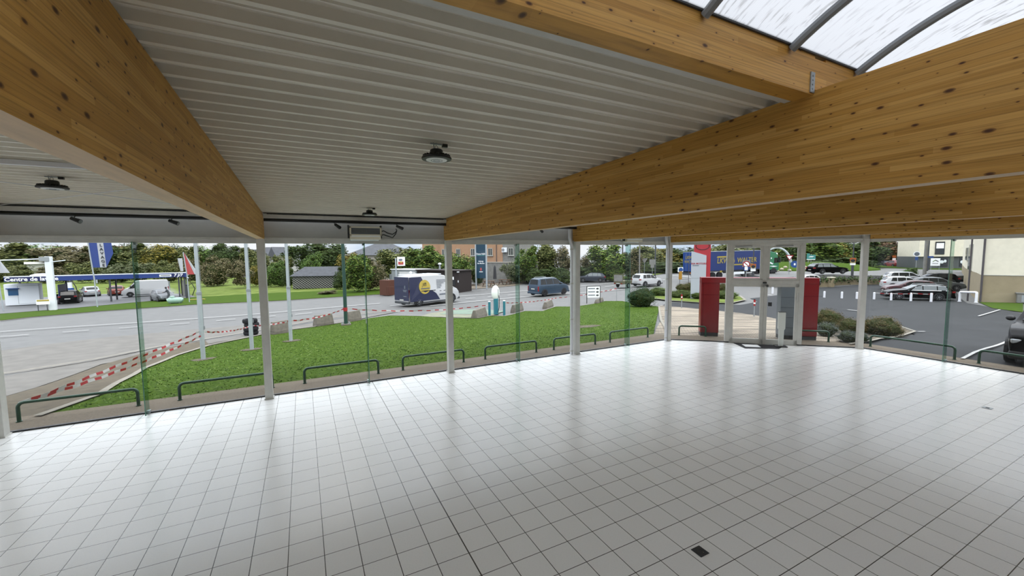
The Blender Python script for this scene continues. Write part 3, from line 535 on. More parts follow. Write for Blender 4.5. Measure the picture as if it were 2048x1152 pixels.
# tan paving stones with darker bands in front of the entrance
g = G_('tan_paving'); o = g.tc.outputs['Object']; s = g.sep(o); br = g.N.new('ShaderNodeTexBrick'); mp = g.N.new('ShaderNodeMapping'); mp.inputs['Rotation'].default_value = (0, 0, .78); g.L.new(o, mp.inputs[0]); g.L.new(mp.outputs[0], br.inputs['Vector']); br.inputs['Scale'].default_value = 2.2; br.inputs['Mortar Size'].default_value = .02
br.inputs['Color1'].default_value = (.31, .26, .195, 1); br.inputs['Color2'].default_value = (.25, .21, .155, 1); br.inputs['Mortar'].default_value = (.10, .085, .065, 1)
bd = g.noise(g.comb(g.math('ADD', g.math('MULTIPLY', s[0], .22), g.math('MULTIPLY', s[1], -.11)), g.math('ADD', g.math('MULTIPLY', s[0], .9), g.math('MULTIPLY', s[1], 1.8))), 1.3, 5)
g.L.new(g.mix(1, br.outputs[0], g.ramp(bd, (.42, .38), (.54, 1.0)), 'MULTIPLY'), g.b.inputs['Base Color']); g.b.inputs['Roughness'].default_value = .9
drape('paving_entrance', [E_[0]]+gp((1322, 611), (1400, 618), (1480, 626), (1545, 636), (1562, 640), (1640, 655), (1690, 682))+[Vector((16.2, 7.3)), Vector((11.95, 11.34))]+[E_[1]], 'tan_paving', .004, .8, label='tan stone paving in front of the entrance')
drape('bed_heather', gp((1600, 646), (1700, 648), (1800, 655), (1828, 664), (1790, 676), (1726, 687), (1690, 682), (1640, 662)), 'bed_earth', .03, .8, label='earth bed under the heather bushes')
strip('kerb_bed', gp((1700, 690), (1740, 684), (1790, 676), (1830, 664), (1800, 654)), .1, 'kerb_stone', .05, 'pale kerb around the heather bed')
drape('carpark_asphalt', gp((1640, 656), (1545, 637), (1480, 627), (1400, 619), (1322, 612), (1335, 604), (1480, 609), (1530, 600), (1660, 591), (1760, 596), (1940, 606), (2046, 626), (2046, 735))+[Vector((16.73, 3)), Vector((16.73, 6.6))]+gp((1830, 668), (1800, 652)), 'asphalt_lot', -.03, 1.5, label='damp dark asphalt of the car park')
drape('lot_lower', gp((1500, 596), (1630, 575), (1740, 568), (1800, 560), (1900, 566), (1936, 606), (1760, 596), (1650, 591), (1520, 604)), 'asphalt_lot', -.035, 1.5, label='lower parking bays behind the bollards')
# grass across the road, wash forecourt
drape('field_meadow', gp((0, 608), (60, 603), (250, 592), (385, 598), (500, 590), (640, 584), (700, 584), (775, 586), (780, 570), (700, 560), (560, 556), (400, 552), (200, 553), (0, 558)), 'field_grass', .0, 2.5, label='rough green meadow behind the car wash')
drape('verge_road', gp((0, 641), (60, 634), (200, 622), (330, 613), (400, 608), (560, 601), (700, 592), (785, 587), (770, 579), (640, 582), (500, 588), (400, 594), (330, 600), (270, 605), (150, 616), (0, 628)), 'lawn_grass', .01, 2, label='mown grass verge between road and car wash')
drape('wash_forecourt', gp((-40, 632), (0, 628), (150, 616), (270, 605), (330, 600), (392, 594), (375, 588), (250, 586), (60, 596), (-40, 604)), 'asphalt_wash', .03, 2, label='wet grey forecourt of the car wash')
strip('kerb_verge', gp((0, 642), (60, 635), (200, 623), (330, 614), (400, 609), (560, 602), (700, 593), (785, 588)), .2, 'kerb_stone', .02, 'stone kerb along the grass verge across the road')
drape('terrace_gravel', gp((770, 590), (930, 579), (1030, 571), (1060, 564), (920, 569), (780, 577)), 'strip_gravel', -.01, 2, label='grey gravel terrace around the wooden snack cabin')
drape('verge_trees', gp((1050, 566), (1160, 562), (1300, 556), (1300, 552), (1160, 554), (1050, 560)), 'lawn_grass', .02, 2, label='grass verge under the roadside trees')
drape('traffic_island', gp((1262, 552), (1300, 552), (1330, 547), (1328, 543), (1290, 545), (1262, 548)), 'field_grass', .05, 2, label='small grass traffic island with two sign posts')
drape('verge_building', gp((1955, 603), (1985, 616), (2046, 624), (2046, 606)), 'lawn_grass', -.005, 1, label='grass patch below the cream building')
# road paint
for pts, w, l in ((((0, 664), (130, 655), (270, 646), (400, 637), (520, 628), (640, 617), (760, 607)), .18, 'long white edge line on the far lane'), (((905, 594), (980, 588), (1061, 581), (1140, 574.5), (1228, 566)), .18, 'white edge line beyond the van'), (((860, 612), (960, 602), (1060, 593), (1140, 588), (1261, 578)), .18, 'white edge line along the parking bays'),
        (((0, 674), (58, 670)), .16, 'white road dash at the first pillar'), (((125, 665), (178, 661)), .16, 'white road dash opposite the kiosk'), (((238, 657), (282, 653.5)), .16, 'white road dash at the glass fin'), (((340, 649.5), (379, 646.5)), .16, 'white road dash before the flagpoles'), (((432, 642), (471, 638.5)), .16, 'white road dash between the flagpoles'), (((515, 635.5), (551, 632)), .16, 'white road dash beside the pillar'), (((590, 629.5), (624, 626)), .16, 'white road dash before the green lamp post'), (((780, 612), (800, 610)), .16, 'white road dash behind the van'),
        (((931, 598), (951, 596.5)), .16, 'white road dash ahead of the van'), (((975, 594.5), (994, 592.5)), .16, 'white road dash near the charger'), (((1015, 591), (1036, 589)), .16, 'white road dash behind the blue car'), (((1140, 580), (1162, 578)), .16, 'white road dash ahead of the blue car'), (((1210, 573.5), (1228, 572)), .2, 'white road dash behind the trailer'),
        (((1345, 602), (1368, 603.5)), .2, 'white dash before the hedge island'), (((1525, 589), (1544, 591)), .2, 'white dash behind the glass doors'), (((1695, 620), (1724, 623.5)), .14, 'white bay line beside the pillar'), (((1957, 633), (2000, 620)), .09, 'white bay line below the cream building'), (((1925, 719), (2000, 690), (2012, 685)), .08, 'white bay line beside the black SUV'), (((1850, 664), (1835, 664)), .1, 'short white line at the heather bed'), (((1310, 562), (1345, 558)), .25, 'white line ahead of the white car'), (((1345, 552), (1420, 560)), .3, 'white line by the truck')):
    strip('road_marking', gp(*pts), w, 'road_paint', .035 if w < .3 else .06, l)
drape('bay_paint', gp((838, 633), (900, 634), (955, 635), (1000, 628), (960, 618), (900, 620), (860, 626)), 'pad_yellow', -.01, 1, label='faded yellow paint on the charging bay'); drape('bay_paint', gp((880, 628), (990, 628), (1010, 622), (960, 618), (905, 621)), 'pad_green', .003, 1, label='pale green paint on the charging bay')
drape('road_band', gp((0, 747), (60, 739), (190, 718), (330, 690), (480, 666), (560, 653), (640, 638), (720, 628), (800, 619), (700, 624), (560, 643), (400, 656), (210, 673), (100, 686), (0, 699)), 'asphalt_old', -.045, 1.2, label='darker worn asphalt band along the kerb')
# loose grass blades over the lawn
def inpoly(x, y, P):
    c = False
    for i in range(len(P)):
        a, b = P[i], P[i-1]
        if (a[1] > y) != (b[1] > y) and x < (b[0]-a[0])*(y-a[1])/(b[1]-a[1])+a[0]: c = not c
    return c
random.seed(5); gb = MB(); xs_ = [p[0] for p in lawn]; ys_ = [p[1] for p in lawn]; n_ = 0
while n_ < 32000:
    x, y = random.uniform(min(xs_), max(xs_)), random.uniform(min(ys_), max(ys_))
    if random.random() > min(1, (15/max(11, y))**2) or not inpoly(x, y, lawn): continue
    n_ += 1; z = T(x, y)-.005; h = random.uniform(.02, .045); w = random.uniform(.008, .02); a = random.uniform(0, PI); d = Vector((math.cos(a), math.sin(a), 0)); t_ = Vector((random.gauss(0, .05), random.gauss(-.03, .05), h)); q = Vector((x, y, z)); gb.add([q-d*w, q+d*w, q+t_], [(0, 1, 2)])
tag(gb.build('grass_blades', 'leaf_lawn'), 'short grass blades over the lawn', 'grass', None, 'stuff')
# ---------------------------------------------------------------- green hoops
def hoop(a, b_, label, h=.37, r=.03, m='hoop_green', name='hoop_barrier', cat='barrier', group='green hoop barriers along the glass walls'):
    a = Vector(a); b_ = Vector(b_); d = b_-a; l = d.length; za = T(a.x, a.y); zb = T(b_.x, b_.y); t = thing(name, label, cat, (a.x, a.y, za), math.atan2(d.y, d.x), group); c = .09
    pts = [(0, 0, 0), (0, 0, h-c)]+[(c-c*math.cos(k), 0, h-c+c*math.sin(k)) for k in (.4, .8, 1.2)]+[(c, 0, h), (l-c, 0, h+zb-za)]+[(l-c+c*math.sin(k), 0, h-c+c*math.cos(k)+zb-za) for k in (.4, .8, 1.2)]+[(l, 0, h-c+zb-za), (l, 0, zb-za)]
    MB().tube(pts, r, 12).build('tube', m, t, True)
    for x, z in ((0, 0), (l, zb-za)): MB().cyl((x, 0, z-.005), (x, 0, z+.02), r*1.5, n=12).build('foot_ring', m, t, True)
    return t
for x0, x1, l in ((-4.93, -3.19, 'green hoop barrier with the striped tape tied to its end'), (-2.5, -.76, 'green hoop barrier running behind the flagpole pillar'), (-.08, 1.65, 'green hoop barrier crossed by the fin before the lamp post'), (2.29, 4.03, 'green hoop barrier behind the pillar in front of the white van'), (4.71, 6.47, 'green hoop barrier crossed by the fin before the teal sign'), (7.13, 8.81, 'green hoop barrier beside the downpipe pillar, at the bare soil patch'), (9.46, 11.25, 'green hoop barrier at the corner of the lawn under the round bush')): hoop((x0, 11.0), (x1, 11.0), l)
hoop(onz(1358, 671).to_2d(), onz(1411, 673).to_2d(), 'short green hoop barrier before the red portal leg'); hoop((15.3, 7.98), (15.94, 7.36), 'green hoop barrier crossing the red leg beside the heather'); hoop((16.33, 6.35), (16.33, 4.42), 'green hoop barrier beside the heather bushes on the car park'); hoop((16.33, 3.95), (16.33, 2.2), 'green hoop barrier in front of the black SUV')
# ---------------------------------------------------------------- our lawn: flagpoles, lamp post, blocks, tyres, tape
def pole(p, h, label, name='flagpole', r=(.07, .045), group='white flagpoles on the lawn'):
    t = thing(name, label, 'flagpole', p, 0, group); MB().tube([(0, 0, -.1), (0, 0, 2.3)], r[0], 12).build('lower_tube', 'pole_white', t, True); MB().tube([(0, 0, 2.3), (0, 0, h)], [r[0]*.82, r[1]], 12).build('upper_tube', 'pole_white', t, True)
    MB().cyl((0, 0, 2.26), (0, 0, 2.34), r[0]*1.15, n=12).build('collar', 'mid_grey', t, True); MB().box((r[0]+.02, 0, 1.1), (.03, .03, .12)).build('cleat', 'mid_grey', t); MB().tube([(r[0]+.01, .0, 1.1), (r[1]+.015, 0, h-.1)], .005, 5).build('halyard', 'mid_grey', t); return t
FP = [G(407, 719), G(504, 699), G(582, 682)]
for p, l in zip(FP, ('white flagpole without flag, closest to the gravel path', 'white flagpole without flag, standing in front of the tyre stack', 'white flagpole without flag, beside the long concrete block')): pole(p, 8.5, l)
for p, l in zip(FP, ('bare soil patch around the first flagpole', 'bare soil patch around the middle flagpole', 'bare soil patch around the third flagpole')):
    drape('soil_patch', [(p.x+.42*math.cos(a)*random.uniform(.7, 1.1), p.y+.34*math.sin(a)*random.uniform(.7, 1.1)) for a in [2*PI*i/11 for i in range(11)]], 'bed_earth', .012, .5, label=l)
p = G(1172, 653); drape('soil_patch', [(p.x+.9*math.cos(a)*random.uniform(.7, 1.1), p.y+.5*math.sin(a)*random.uniform(.7, 1.1)) for a in [2*PI*i/11 for i in range(11)]], 'bed_earth', .012, .5, label='bare soil patch in the lawn by the downpipe pillar')
p = G(692, 650); t = thing('lamp_post', 'dark green street lamp post standing on a bolted plate at the lawn edge', 'lamp post', p); MB().tube([(0, 0, .05), (0, 0, 8)], [.1, .075], 14).build('shaft', 'pole_green', t, True); MB().box((0, 0, .04), (.5, .5, .08)).build('base_plate', 'concrete', t)
for s in ((-.17, -.17), (.17, -.17), (.17, .17), (-.17, .17)): MB().cyl((*s, .08), (*s, .17), .035, n=8).build('anchor_nut', 'mid_grey', t)
LP_ = p
MB().lathe([(.11, hz(p, 622)-p.z), (.112, hz(p, 615)-p.z)], 14).build('tape_wrap', 'tape_red', t)
def block(p, q, h, label, w=.42):
    p, q = G(*p), G(*q); d = q-p; l = d.to_2d().length; t = MB(); k = .88
    t.prism([(-l/2, -w/2), (l/2, -w/2), (l/2, w/2), (-l/2, w/2)], -.05, .12); t.hull8([(-l/2, -w/2, .12), (l/2, -w/2, .12), (l/2, w/2, .12), (-l/2, w/2, .12)], [(-l/2*.94, -w*.22, h), (l/2*.94, -w*.22, h), (l/2*.94, w*.22, h), (-l/2*.94, w*.22, h)])
    o = t.build('concrete_block', 'concrete', None, False, (p+q)/2, math.atan2(d.y, d.x), .02); return tag(o, label, 'barrier', 'concrete blocks on the pavement')
block((544, 669), (577, 664), .62, 'long grey concrete block between pillar and third flagpole'); block((630, 653), (664, 648), .62, 'grey concrete block at the foot of the green lamp post'); block((694, 644), (719, 640), .62, 'grey concrete block just behind the green lamp post'); block((948, 637), (969, 632), .55, 'grey concrete block at the charging bay edge'); block((1026, 625), (1042, 620), .55, 'grey concrete block behind the charging bollards'); block((1090, 617), (1102, 612), .5, 'grey concrete block below the blue car')
p = G(503, 669); 
for i in range(4):
    tag(MB().lathe([(.2, -.09), (.29, -.1), (.325, -.05), (.325, .05), (.29, .1), (.2, .09), (.18, 0)], 24).build('tyre', 'rubber', None, True, (p.x+random.uniform(-.05, .05), p.y+random.uniform(-.04, .04), p.z+.1+.2*i)), ['worn black tyre at the bottom of the stack', 'black tyre second from the bottom of the stack', 'black tyre second from the top of the stack', 'black tyre on top of the stack under the tape'][i], 'tyre', 'tyres stacked on the pavement')
TY = p
def tape(a, b_, label, sag=.15, w=.06, seg=.26):
    a = Vector(a); b_ = Vector(b_); n = max(4, int((b_-a).length/seg)); B = MB()
    P = [a.lerp(b_, i/n)-Vector((0, 0, sag*4*(i/n)*(1-i/n)))+Vector((0, 0, .012*math.sin(i*1.7))) for i in range(n+1)]
    tw = [.3*math.sin(i*.5) for i in range(n+1)]
    for i in range(n):
        B.mi = i % 2; d = (P[i+1]-P[i]).normalized(); s = d.cross(Vector((0, 0, 1))).normalized()
        u0 = (Vector((0, 0, 1))*math.cos(tw[i])+s*math.sin(tw[i]))*w/2; u1 = (Vector((0, 0, 1))*math.cos(tw[i+1])+s*math.sin(tw[i+1]))*w/2; k = s*.002
        B.hull8([P[i]-u0, P[i]-u0+k, P[i+1]-u1+k, P[i+1]-u1], [P[i]+u0, P[i]+u0+k, P[i+1]+u1+k, P[i+1]+u1])
    return tag(B.build('barrier_tape', ['tape_white', 'tape_red']), label, 'tape', 'red and white barrier tape')
def up(p, y): return Vector((p[0], p[1], hz(p, y)))
A0 = Vector((-4.93, 11.03, .35)); A1 = up(FP[0]+Vector((-.06, -.05, 0)), 664); A1b = up(FP[0], 671)
tape(A0, A1b, 'red and white tape from the green hoop to the first flagpole, lower strand', .12, .062, .2); tape(A0+Vector((.02, .03, -.01)), A1, 'red and white tape from the green hoop to the first flagpole, upper strand', .03, .06, .2)
A2 = up(TY+Vector((0, -.3, 0)), 652); tape(up(FP[0]+Vector((.07, .05, 0)), 664), A2, 'red and white tape between the first flagpole and the tyre stack', .1)
A3 = up(FP[2]+Vector((0, .06, 0)), 642); tape(A2+Vector((.1, 0, 0)), A3, 'red and white tape between the tyre stack and the third flagpole', .05); A4 = up(LP_+Vector((-.1, 0, 0)), 618); tape(A3, A4, 'red and white tape rising to the green lamp post', .12)
EV = G(992, 629); B1 = G(979, 631); B2 = G(1008.5, 629); A5 = up(B1, 609.5); tape(A4+Vector((.2, 0, 0)), A5, 'long red and white tape from the lamp post to the charging bollards', .25); A6 = up(G(1113, 611), 596); tape(up(B2, 606), A6, 'red and white tape from the charging bollards to the direction sign', .1)
q = G(1233, 602); A7 = up(q, 577); tag(MB().cyl(q-Vector((0, 0, .1)), A7+Vector((0, 0, .03)), .018, n=8).build('metal_stake', 'mid_grey', None, True), 'thin metal stake holding tape before the round bush', 'stake'); tape(A6, A7, 'red and white tape passing behind the direction sign to the stake', .1)
# EV charger with two bollards
t = thing('charging_station', 'white and teal car charger between two teal bollards', 'charger', EV); MB().box((0, 0, .55), (.28, .2, 1.1)).build('pedestal', 'ev_teal', t, bevel=.02); MB().ball((-.02, 0, 1.5), (.3, .16, .5), 16, 10).build('head', 'ev_white', t, True); MB().tube([(.16, -.06, 1.5), (.22, -.08, 1.1), (.2, -.1, .5), (.1, -.1, .12)], .022, 6).build('cable', 'black_metal', t, True); MB().box((.12, -.14, 1.5), (.04, .03, .5)).build('holster', 'mid_grey', t)
for q, l in ((B1, 'teal charging bollard on the lamp post side'), (B2, 'teal charging bollard on the direction sign side')):
    o = thing('bollard', l, 'bollard', q, 0, 'teal bollards'); MB().cyl((0, 0, -.05), (0, 0, .92), .085, n=14).build('post', 'ev_teal', o, True); MB().cyl((0, 0, .92), (0, 0, .97), .088, .06, 14).build('cap', 'kiosk_white', o, True)
# direction sign
p = G(1187, 606); t = thing('direction_sign', 'white three-line direction sign with black arrows at the lawn end', 'sign', p, -.35); w = 1.1; z0 = hz(p, 595)-p.z; z1 = hz(p, 573)-p.z
MB().box((0, 0, (z0+z1)/2), (w, .03, z1-z0)).build('board', 'sign_white', t)
for s in (-1, 1): MB().box((s*(w/2+.03), .01, z1/2), (.05, .05, z1+.06)).build('post', 'black_metal', t)
MB().box((0, .01, z1+.02), (w+.1, .05, .04)).build('top_rail', 'black_metal', t)
for i in range(3):
    z = z1-(z1-z0)*(.2+.3*i); a = MB().prism([(.22, z-.05), (.34, z-.05), (.34, z-.1), (.46, z), (.34, z+.1), (.34, z+.05), (.22, z+.05)], -.022, -.016, 'xz'); a.build('arrow', 'ink', t); k = MB(); [k.box((-.42+.12*j, -.019, z+.02), (.1, .006, .09)) for j in range(5)]; k.build('lettering', 'ink_soft', t)
p = G(1196, 607); block((1192, 607), (1204, 603), .35, 'low concrete kerb piece beside the direction sign', .3)
# red and white soft bollards
for x, y, l in ((1363, 616, 'slim red and white post before the hedge island'), (1508, 633, 'slim red and white post seen through the glass doors')):
    p = G(x, y); t = thing('marker_post', l, 'bollard', p, 0, 'slim red and white posts'); MB().cyl((0, 0, 0), (0, 0, .62), .03, n=10).build('stem', 'mid_grey', t, True); MB().cyl((0, 0, .62), (0, 0, .95), .05, n=12).build('sleeve', 'sign_red', t, True); MB().cyl((0, 0, .72), (0, 0, .8), .052, n=12).build('band', 'sign_white', t, True); MB().ball((0, 0, .97), .045).build('tip', 'black_metal', t, True)
# red entrance portal
t = thing('entrance_portal', 'glossy red entrance portal frame standing outside the glass doors', 'portal'); o_ = 1.2
for u0, u1, m in ((1.24, 1.86, 'portal_red'), (4.34, 4.98, 'portal_red'), (3.84, 4.32, 'panel_grey')):
    q = MB().box(ch((u0+u1)/2, o_, 1.04+.06), (u1-u0, .42, 1.92), CRZ).build('leg', m, t, bevel=.006)
    MB().box(ch((u0+u1)/2, o_, .08), (u1-u0-.02, .40, .18), CRZ).build('plinth', 'dark_grey', q)
    if m == 'panel_grey':
        q['label'] = 'grey panelled leg'; j = MB(); [j.box(ch((u0+u1)/2, o_-.211, z), (u1-u0, .004, .012), CRZ) for z in (.42, .78, 1.14, 1.5, 1.86)]; j.build('joints', 'dark_grey', q)
    else:
        j = MB(); [j.box(ch(u0+du, o_-.211, 1.1), (.008, .004, 1.92), CRZ) for du in (.07,)]; [j.box(ch((u0+u1)/2, o_-.211, z), (u1-u0, .004, .008), CRZ) for z in (1.55,)]; j.build('joints', 'maroon_paint', q)
MB().box(ch(3.11, o_, 2.09), (3.74, .44, .20), CRZ).build('lintel', 'portal_red', t, bevel=.006)
# ================================================================ PLANTS
random.seed(11)
def crown(name, blobs, nleaf, size, core=.8):
    """foliage: leaf sprays over several blobs, unit-sized (x,y in -.5...5, z 0..1)"""
    B = MB(); tot = sum(r[0]*r[2] for c, r in blobs)
    for c, r in blobs:
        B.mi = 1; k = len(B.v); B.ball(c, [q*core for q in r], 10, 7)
        for i in range(k, len(B.v)):
            p = Vector(B.v[i]); d = p-Vector(c); B.v[i] = tuple(Vector(c)+d*(1+.35*noise.noise(p*5+Vector((3, 1, 7)))))
        B.mi = 0
        for _ in range(int(nleaf*r[0]*r[2]/tot)):
            d = Vector((random.gauss(0, 1), random.gauss(0, 1), random.gauss(.15, 1))).normalized(); rad = random.uniform(.78, 1.12)*(1+.3*noise.noise(d*2.2+Vector(c)*9))
            p = Vector(c)+Vector((d.x*r[0], d.y*r[1], d.z*r[2]))*rad
            if p.z < .0: p.z = random.uniform(0, .05)
            a = Vector((random.gauss(0, 1), random.gauss(0, 1), random.gauss(0, 1))).normalized(); n = (d+a*.9).normalized(); x = n.cross(Vector((.3, .2, 1))).normalized(); y = n.cross(x); s = size*random.uniform(.5, 1.3)
            B.add([p-x*s, p+y*s*.5, p+x*s, p-y*s*.5], [(0, 1, 2, 3)])
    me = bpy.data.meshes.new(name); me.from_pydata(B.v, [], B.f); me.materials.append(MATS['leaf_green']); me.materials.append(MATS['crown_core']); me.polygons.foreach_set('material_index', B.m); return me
def rb(n, zlo, zhi, spread, r0, r1):
    out = []
    for i in range(n):
        a = random.uniform(0, 2*PI); q = random.uniform(0, 1)**.6*spread; z = random.uniform(zlo, zhi); r = random.uniform(r0, r1)*(1-.35*max(0, (z-.55)/.45)); out.append(((q*math.cos(a)*(1-.4*max(0, z-.5)), q*math.sin(a)*(1-.4*max(0, z-.5)), z), (r, r, r*.85)))
    return out
CROWN = [crown('foliage', [((0, 0, .45), (.33, .33, .4))]+rb(11, .2, .86, .3, .13, .2), 5200, .026), crown('foliage', [((0, 0, .42), (.36, .36, .38))]+rb(14, .1, .9, .36, .10, .17), 5200, .024), crown('foliage', [((0, 0, .5), (.22, .22, .36))]+rb(16, .15, .93, .36, .08, .14), 4600, .024, .6),
         crown('foliage', [((0, 0, .38), (.44, .44, .52))]+rb(14, .25, .7, .36, .12, .18), 9000, .017, .86)]
trunk_me = MB().tube([(0, 0, -.02), (.01, 0, .2), (-.01, .01, .45), (0, 0, .7)], [.03, .024, .018, .008], 8).build('trunk', 'bark').data
bpy.data.objects.remove(bpy.data.objects['trunk'])
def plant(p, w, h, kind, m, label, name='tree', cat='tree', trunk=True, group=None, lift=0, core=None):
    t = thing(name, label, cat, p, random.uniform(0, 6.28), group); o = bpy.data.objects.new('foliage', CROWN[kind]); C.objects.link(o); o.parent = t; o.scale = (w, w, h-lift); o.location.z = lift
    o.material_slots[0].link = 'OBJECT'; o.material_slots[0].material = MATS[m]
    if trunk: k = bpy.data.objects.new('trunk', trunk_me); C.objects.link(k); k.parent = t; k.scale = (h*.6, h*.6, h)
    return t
def far(x, D, w, ytop, kind, m, label, **kw):
    p = onD(x, 510, D); p.z = T(p.x, p.y); plant(p, w, (hz(p, ytop)-p.z)*1.03, kind, m, label, **kw)
def near(x, y, wpx, ytop, kind, m, label, **kw):
    p = G(x, y); D = (p-EYEV).dot(Fv); cs = ray(x, y).normalized().dot(Fv); plant(p, wpx*D/FPX*max(.75, cs), (hz(p, ytop)-p.z)*1.03, kind, m, label, **kw)
# tree belt behind the car wash and meadow, back row
for x, D, w, yt, k, m, l in ((-40, 118, 20, 486, 0, 'leaf_olive', 'olive tree at the start of the far belt above the kiosk roof'), (25, 122, 20, 489, 1, 'leaf_olive', 'olive tree of the far belt between kiosk and camera post'), (78, 126, 18, 491, 0, 'leaf_green', 'green tree of the far belt behind the camera post'), (125, 118, 18, 490, 2, 'leaf_brown', 'bare twiggy tree of the far belt behind the flag rope'), (160, 124, 18, 490, 1, 'leaf_brown', 'brown tree of the far belt beside the lavage flag'), (222, 122, 13, 493, 0, 'leaf_dark', 'dark tree of the far belt just past the lavage flag'), (252, 128, 9, 486, 2, 'leaf_dark', 'narrow dark conifer behind the glass fin'), (296, 120, 17, 489, 1, 'leaf_olive', 'broad olive tree above the white wash van'), (322, 116, 13, 491, 0, 'leaf_yellow', 'yellowish tree above the washing person'), (352, 124, 10, 487, 2, 'leaf_dark', 'dark conifer behind the red and white flag'), (382, 118, 11, 494, 0, 'leaf_olive', 'olive tree behind the first white flagpole'), (412, 120, 12, 494, 0, 'leaf_green', 'round green tree past the first flagpole'), (445, 116, 11, 488, 1, 'leaf_dark', 'dark round tree between the first two flagpoles'), (478, 120, 12, 499, 0, 'leaf_brown', 'brown tree behind the middle flagpole'), (512, 118, 11, 499, 1, 'leaf_olive', 'olive tree beside the flagpole pillar')):
    far(x, D, w, yt-5, k, m, l, group='trees of the far belt')
for x, y, w, yt, k, m, l in ((-15, 566, 85, 524, 1, 'leaf_olive', 'olive thicket behind the kiosk at the frame edge'), (45, 567, 90, 528, 0, 'leaf_olive', 'olive thicket above the wash canopy lettering'), (110, 566, 80, 530, 1, 'leaf_brown', 'brown thicket behind the camera post foot'), (170, 566, 85, 521, 0, 'leaf_olive', 'rounded olive thicket below the lavage flag'), (228, 566, 80, 526, 1, 'leaf_pale', 'pale thicket above the orange car'), (280, 565, 85, 522, 0, 'leaf_pale', 'pale willow thicket above the wash van roof'), (335, 565, 85, 519, 1, 'leaf_olive', 'olive thicket above the canopy end'), (385, 566, 70, 516, 0, 'leaf_brown', 'brown thicket behind the red and white flag'), (432, 572, 85, 509, 1, 'leaf_brown', 'dark brown thicket between the first two flagpoles'), (480, 577, 75, 512, 2, 'leaf_brown', 'sprawling bramble thicket at the middle flagpole'), (512, 573, 45, 530, 0, 'leaf_yellow', 'yellow green bush beside the flagpole pillar'), (552, 574, 55, 520, 1, 'leaf_green', 'green bush between the pillar and the lattice shed'), (578, 575, 40, 535, 0, 'leaf_dark', 'dark hedge bush at the corner of the lattice shed')):
    near(x, y, w, yt, k, m, l, name='thicket', cat='shrub', trunk=False, group='thicket behind the meadow')
for x, y, w, yt, k, m, l in ((625, 566, 60, 503, 1, 'leaf_green', 'green bush rising behind the lattice shed roof'), (565, 566, 60, 508, 0, 'leaf_olive', 'olive bush under the distant grey roofs'), (718, 584, 90, 506, 0, 'leaf_laurel', 'big green bush behind the green lamp post'), (690, 578, 60, 528, 1, 'leaf_dark', 'dark bush at the gable end of the lattice shed'), (752, 580, 60, 514, 1, 'leaf_brown', 'brown bush below the slate hip roof'), (655, 588, 50, 581, 1, 'leaf_brown', 'low bramble mound on the verge before the shed')):
    near(x, y, w, yt, k, m, l, name='bush', cat='shrub', trunk=False)
for x, D, w, yt, k, m, l in ((618, 84, 13, 478, 2, 'leaf_dark', 'tall dark tree with pale branches behind the shed'), (655, 86, 11, 480, 0, 'leaf_dark', 'dark tree next to the green lamp post'), (700, 82, 7, 503, 0, 'leaf_yellow', 'small yellow green tree behind the lamp post')): far(x, D, w, yt, k, m, l)
for x, D, w, yt, k, m, l in ((798, 66, 9, 492, 0, 'leaf_olive', 'rounded olive tree above the snack sign'), (835, 64, 8, 489, 1, 'leaf_laurel', 'light green tree behind the cabin stovepipe'), (868, 64, 7, 492, 2, 'leaf_laurel', 'leafy laurel tree against the orange building beside the pillar'), (905, 62, 7, 498, 2, 'leaf_laurel', 'yellow green laurel between pillar and teal sign'), (930, 62, 6, 503, 2, 'leaf_laurel', 'laurel shrub hugging the teal sign'), (890, 60, 6, 530, 0, 'leaf_dark', 'dark shrub behind the wooden cabin')): far(x, D, w, yt, k, m, l)
for x, y, w, yt, k, m, l in ((955, 570, 40, 533, 0, 'leaf_dark', 'dark ivy bush behind the teal sign legs'), (1022, 568, 55, 520, 2, 'leaf_pale', 'pale sparse tree before the stone wall'), (1052, 566, 70, 490, 1, 'leaf_laurel', 'tall green tree at the end of the orange building'), (1090, 564, 75, 482, 0, 'leaf_olive', 'tall olive tree above the blue car'), (1125, 564, 70, 484, 2, 'leaf_brown', 'tall twiggy brown tree beside the downpipe pillar'), (1075, 568, 60, 535, 0, 'leaf_dark', 'dark hedge at the foot of the tall olive tree'), (1120, 567, 70, 532, 1, 'leaf_dark', 'dark hedge behind the blue car bonnet'), (1170, 560, 50, 505, 2, 'leaf_brown', 'reddish brown sparse tree behind the dark hatchback'), (1212, 562, 95, 484, 0, 'leaf_laurel', 'large green tree behind the dark hatchback'), (1225, 562, 60, 528, 1, 'leaf_laurel', 'drooping green tree skirt beside the dark hatchback'), (1262, 558, 60, 497, 1, 'leaf_brown', 'brown green tree behind the garden trailer'), (1175, 562, 60, 530, 0, 'leaf_dark', 'dark hedge behind the white cabinet')):
    near(x, y, w, yt, k, m, l)
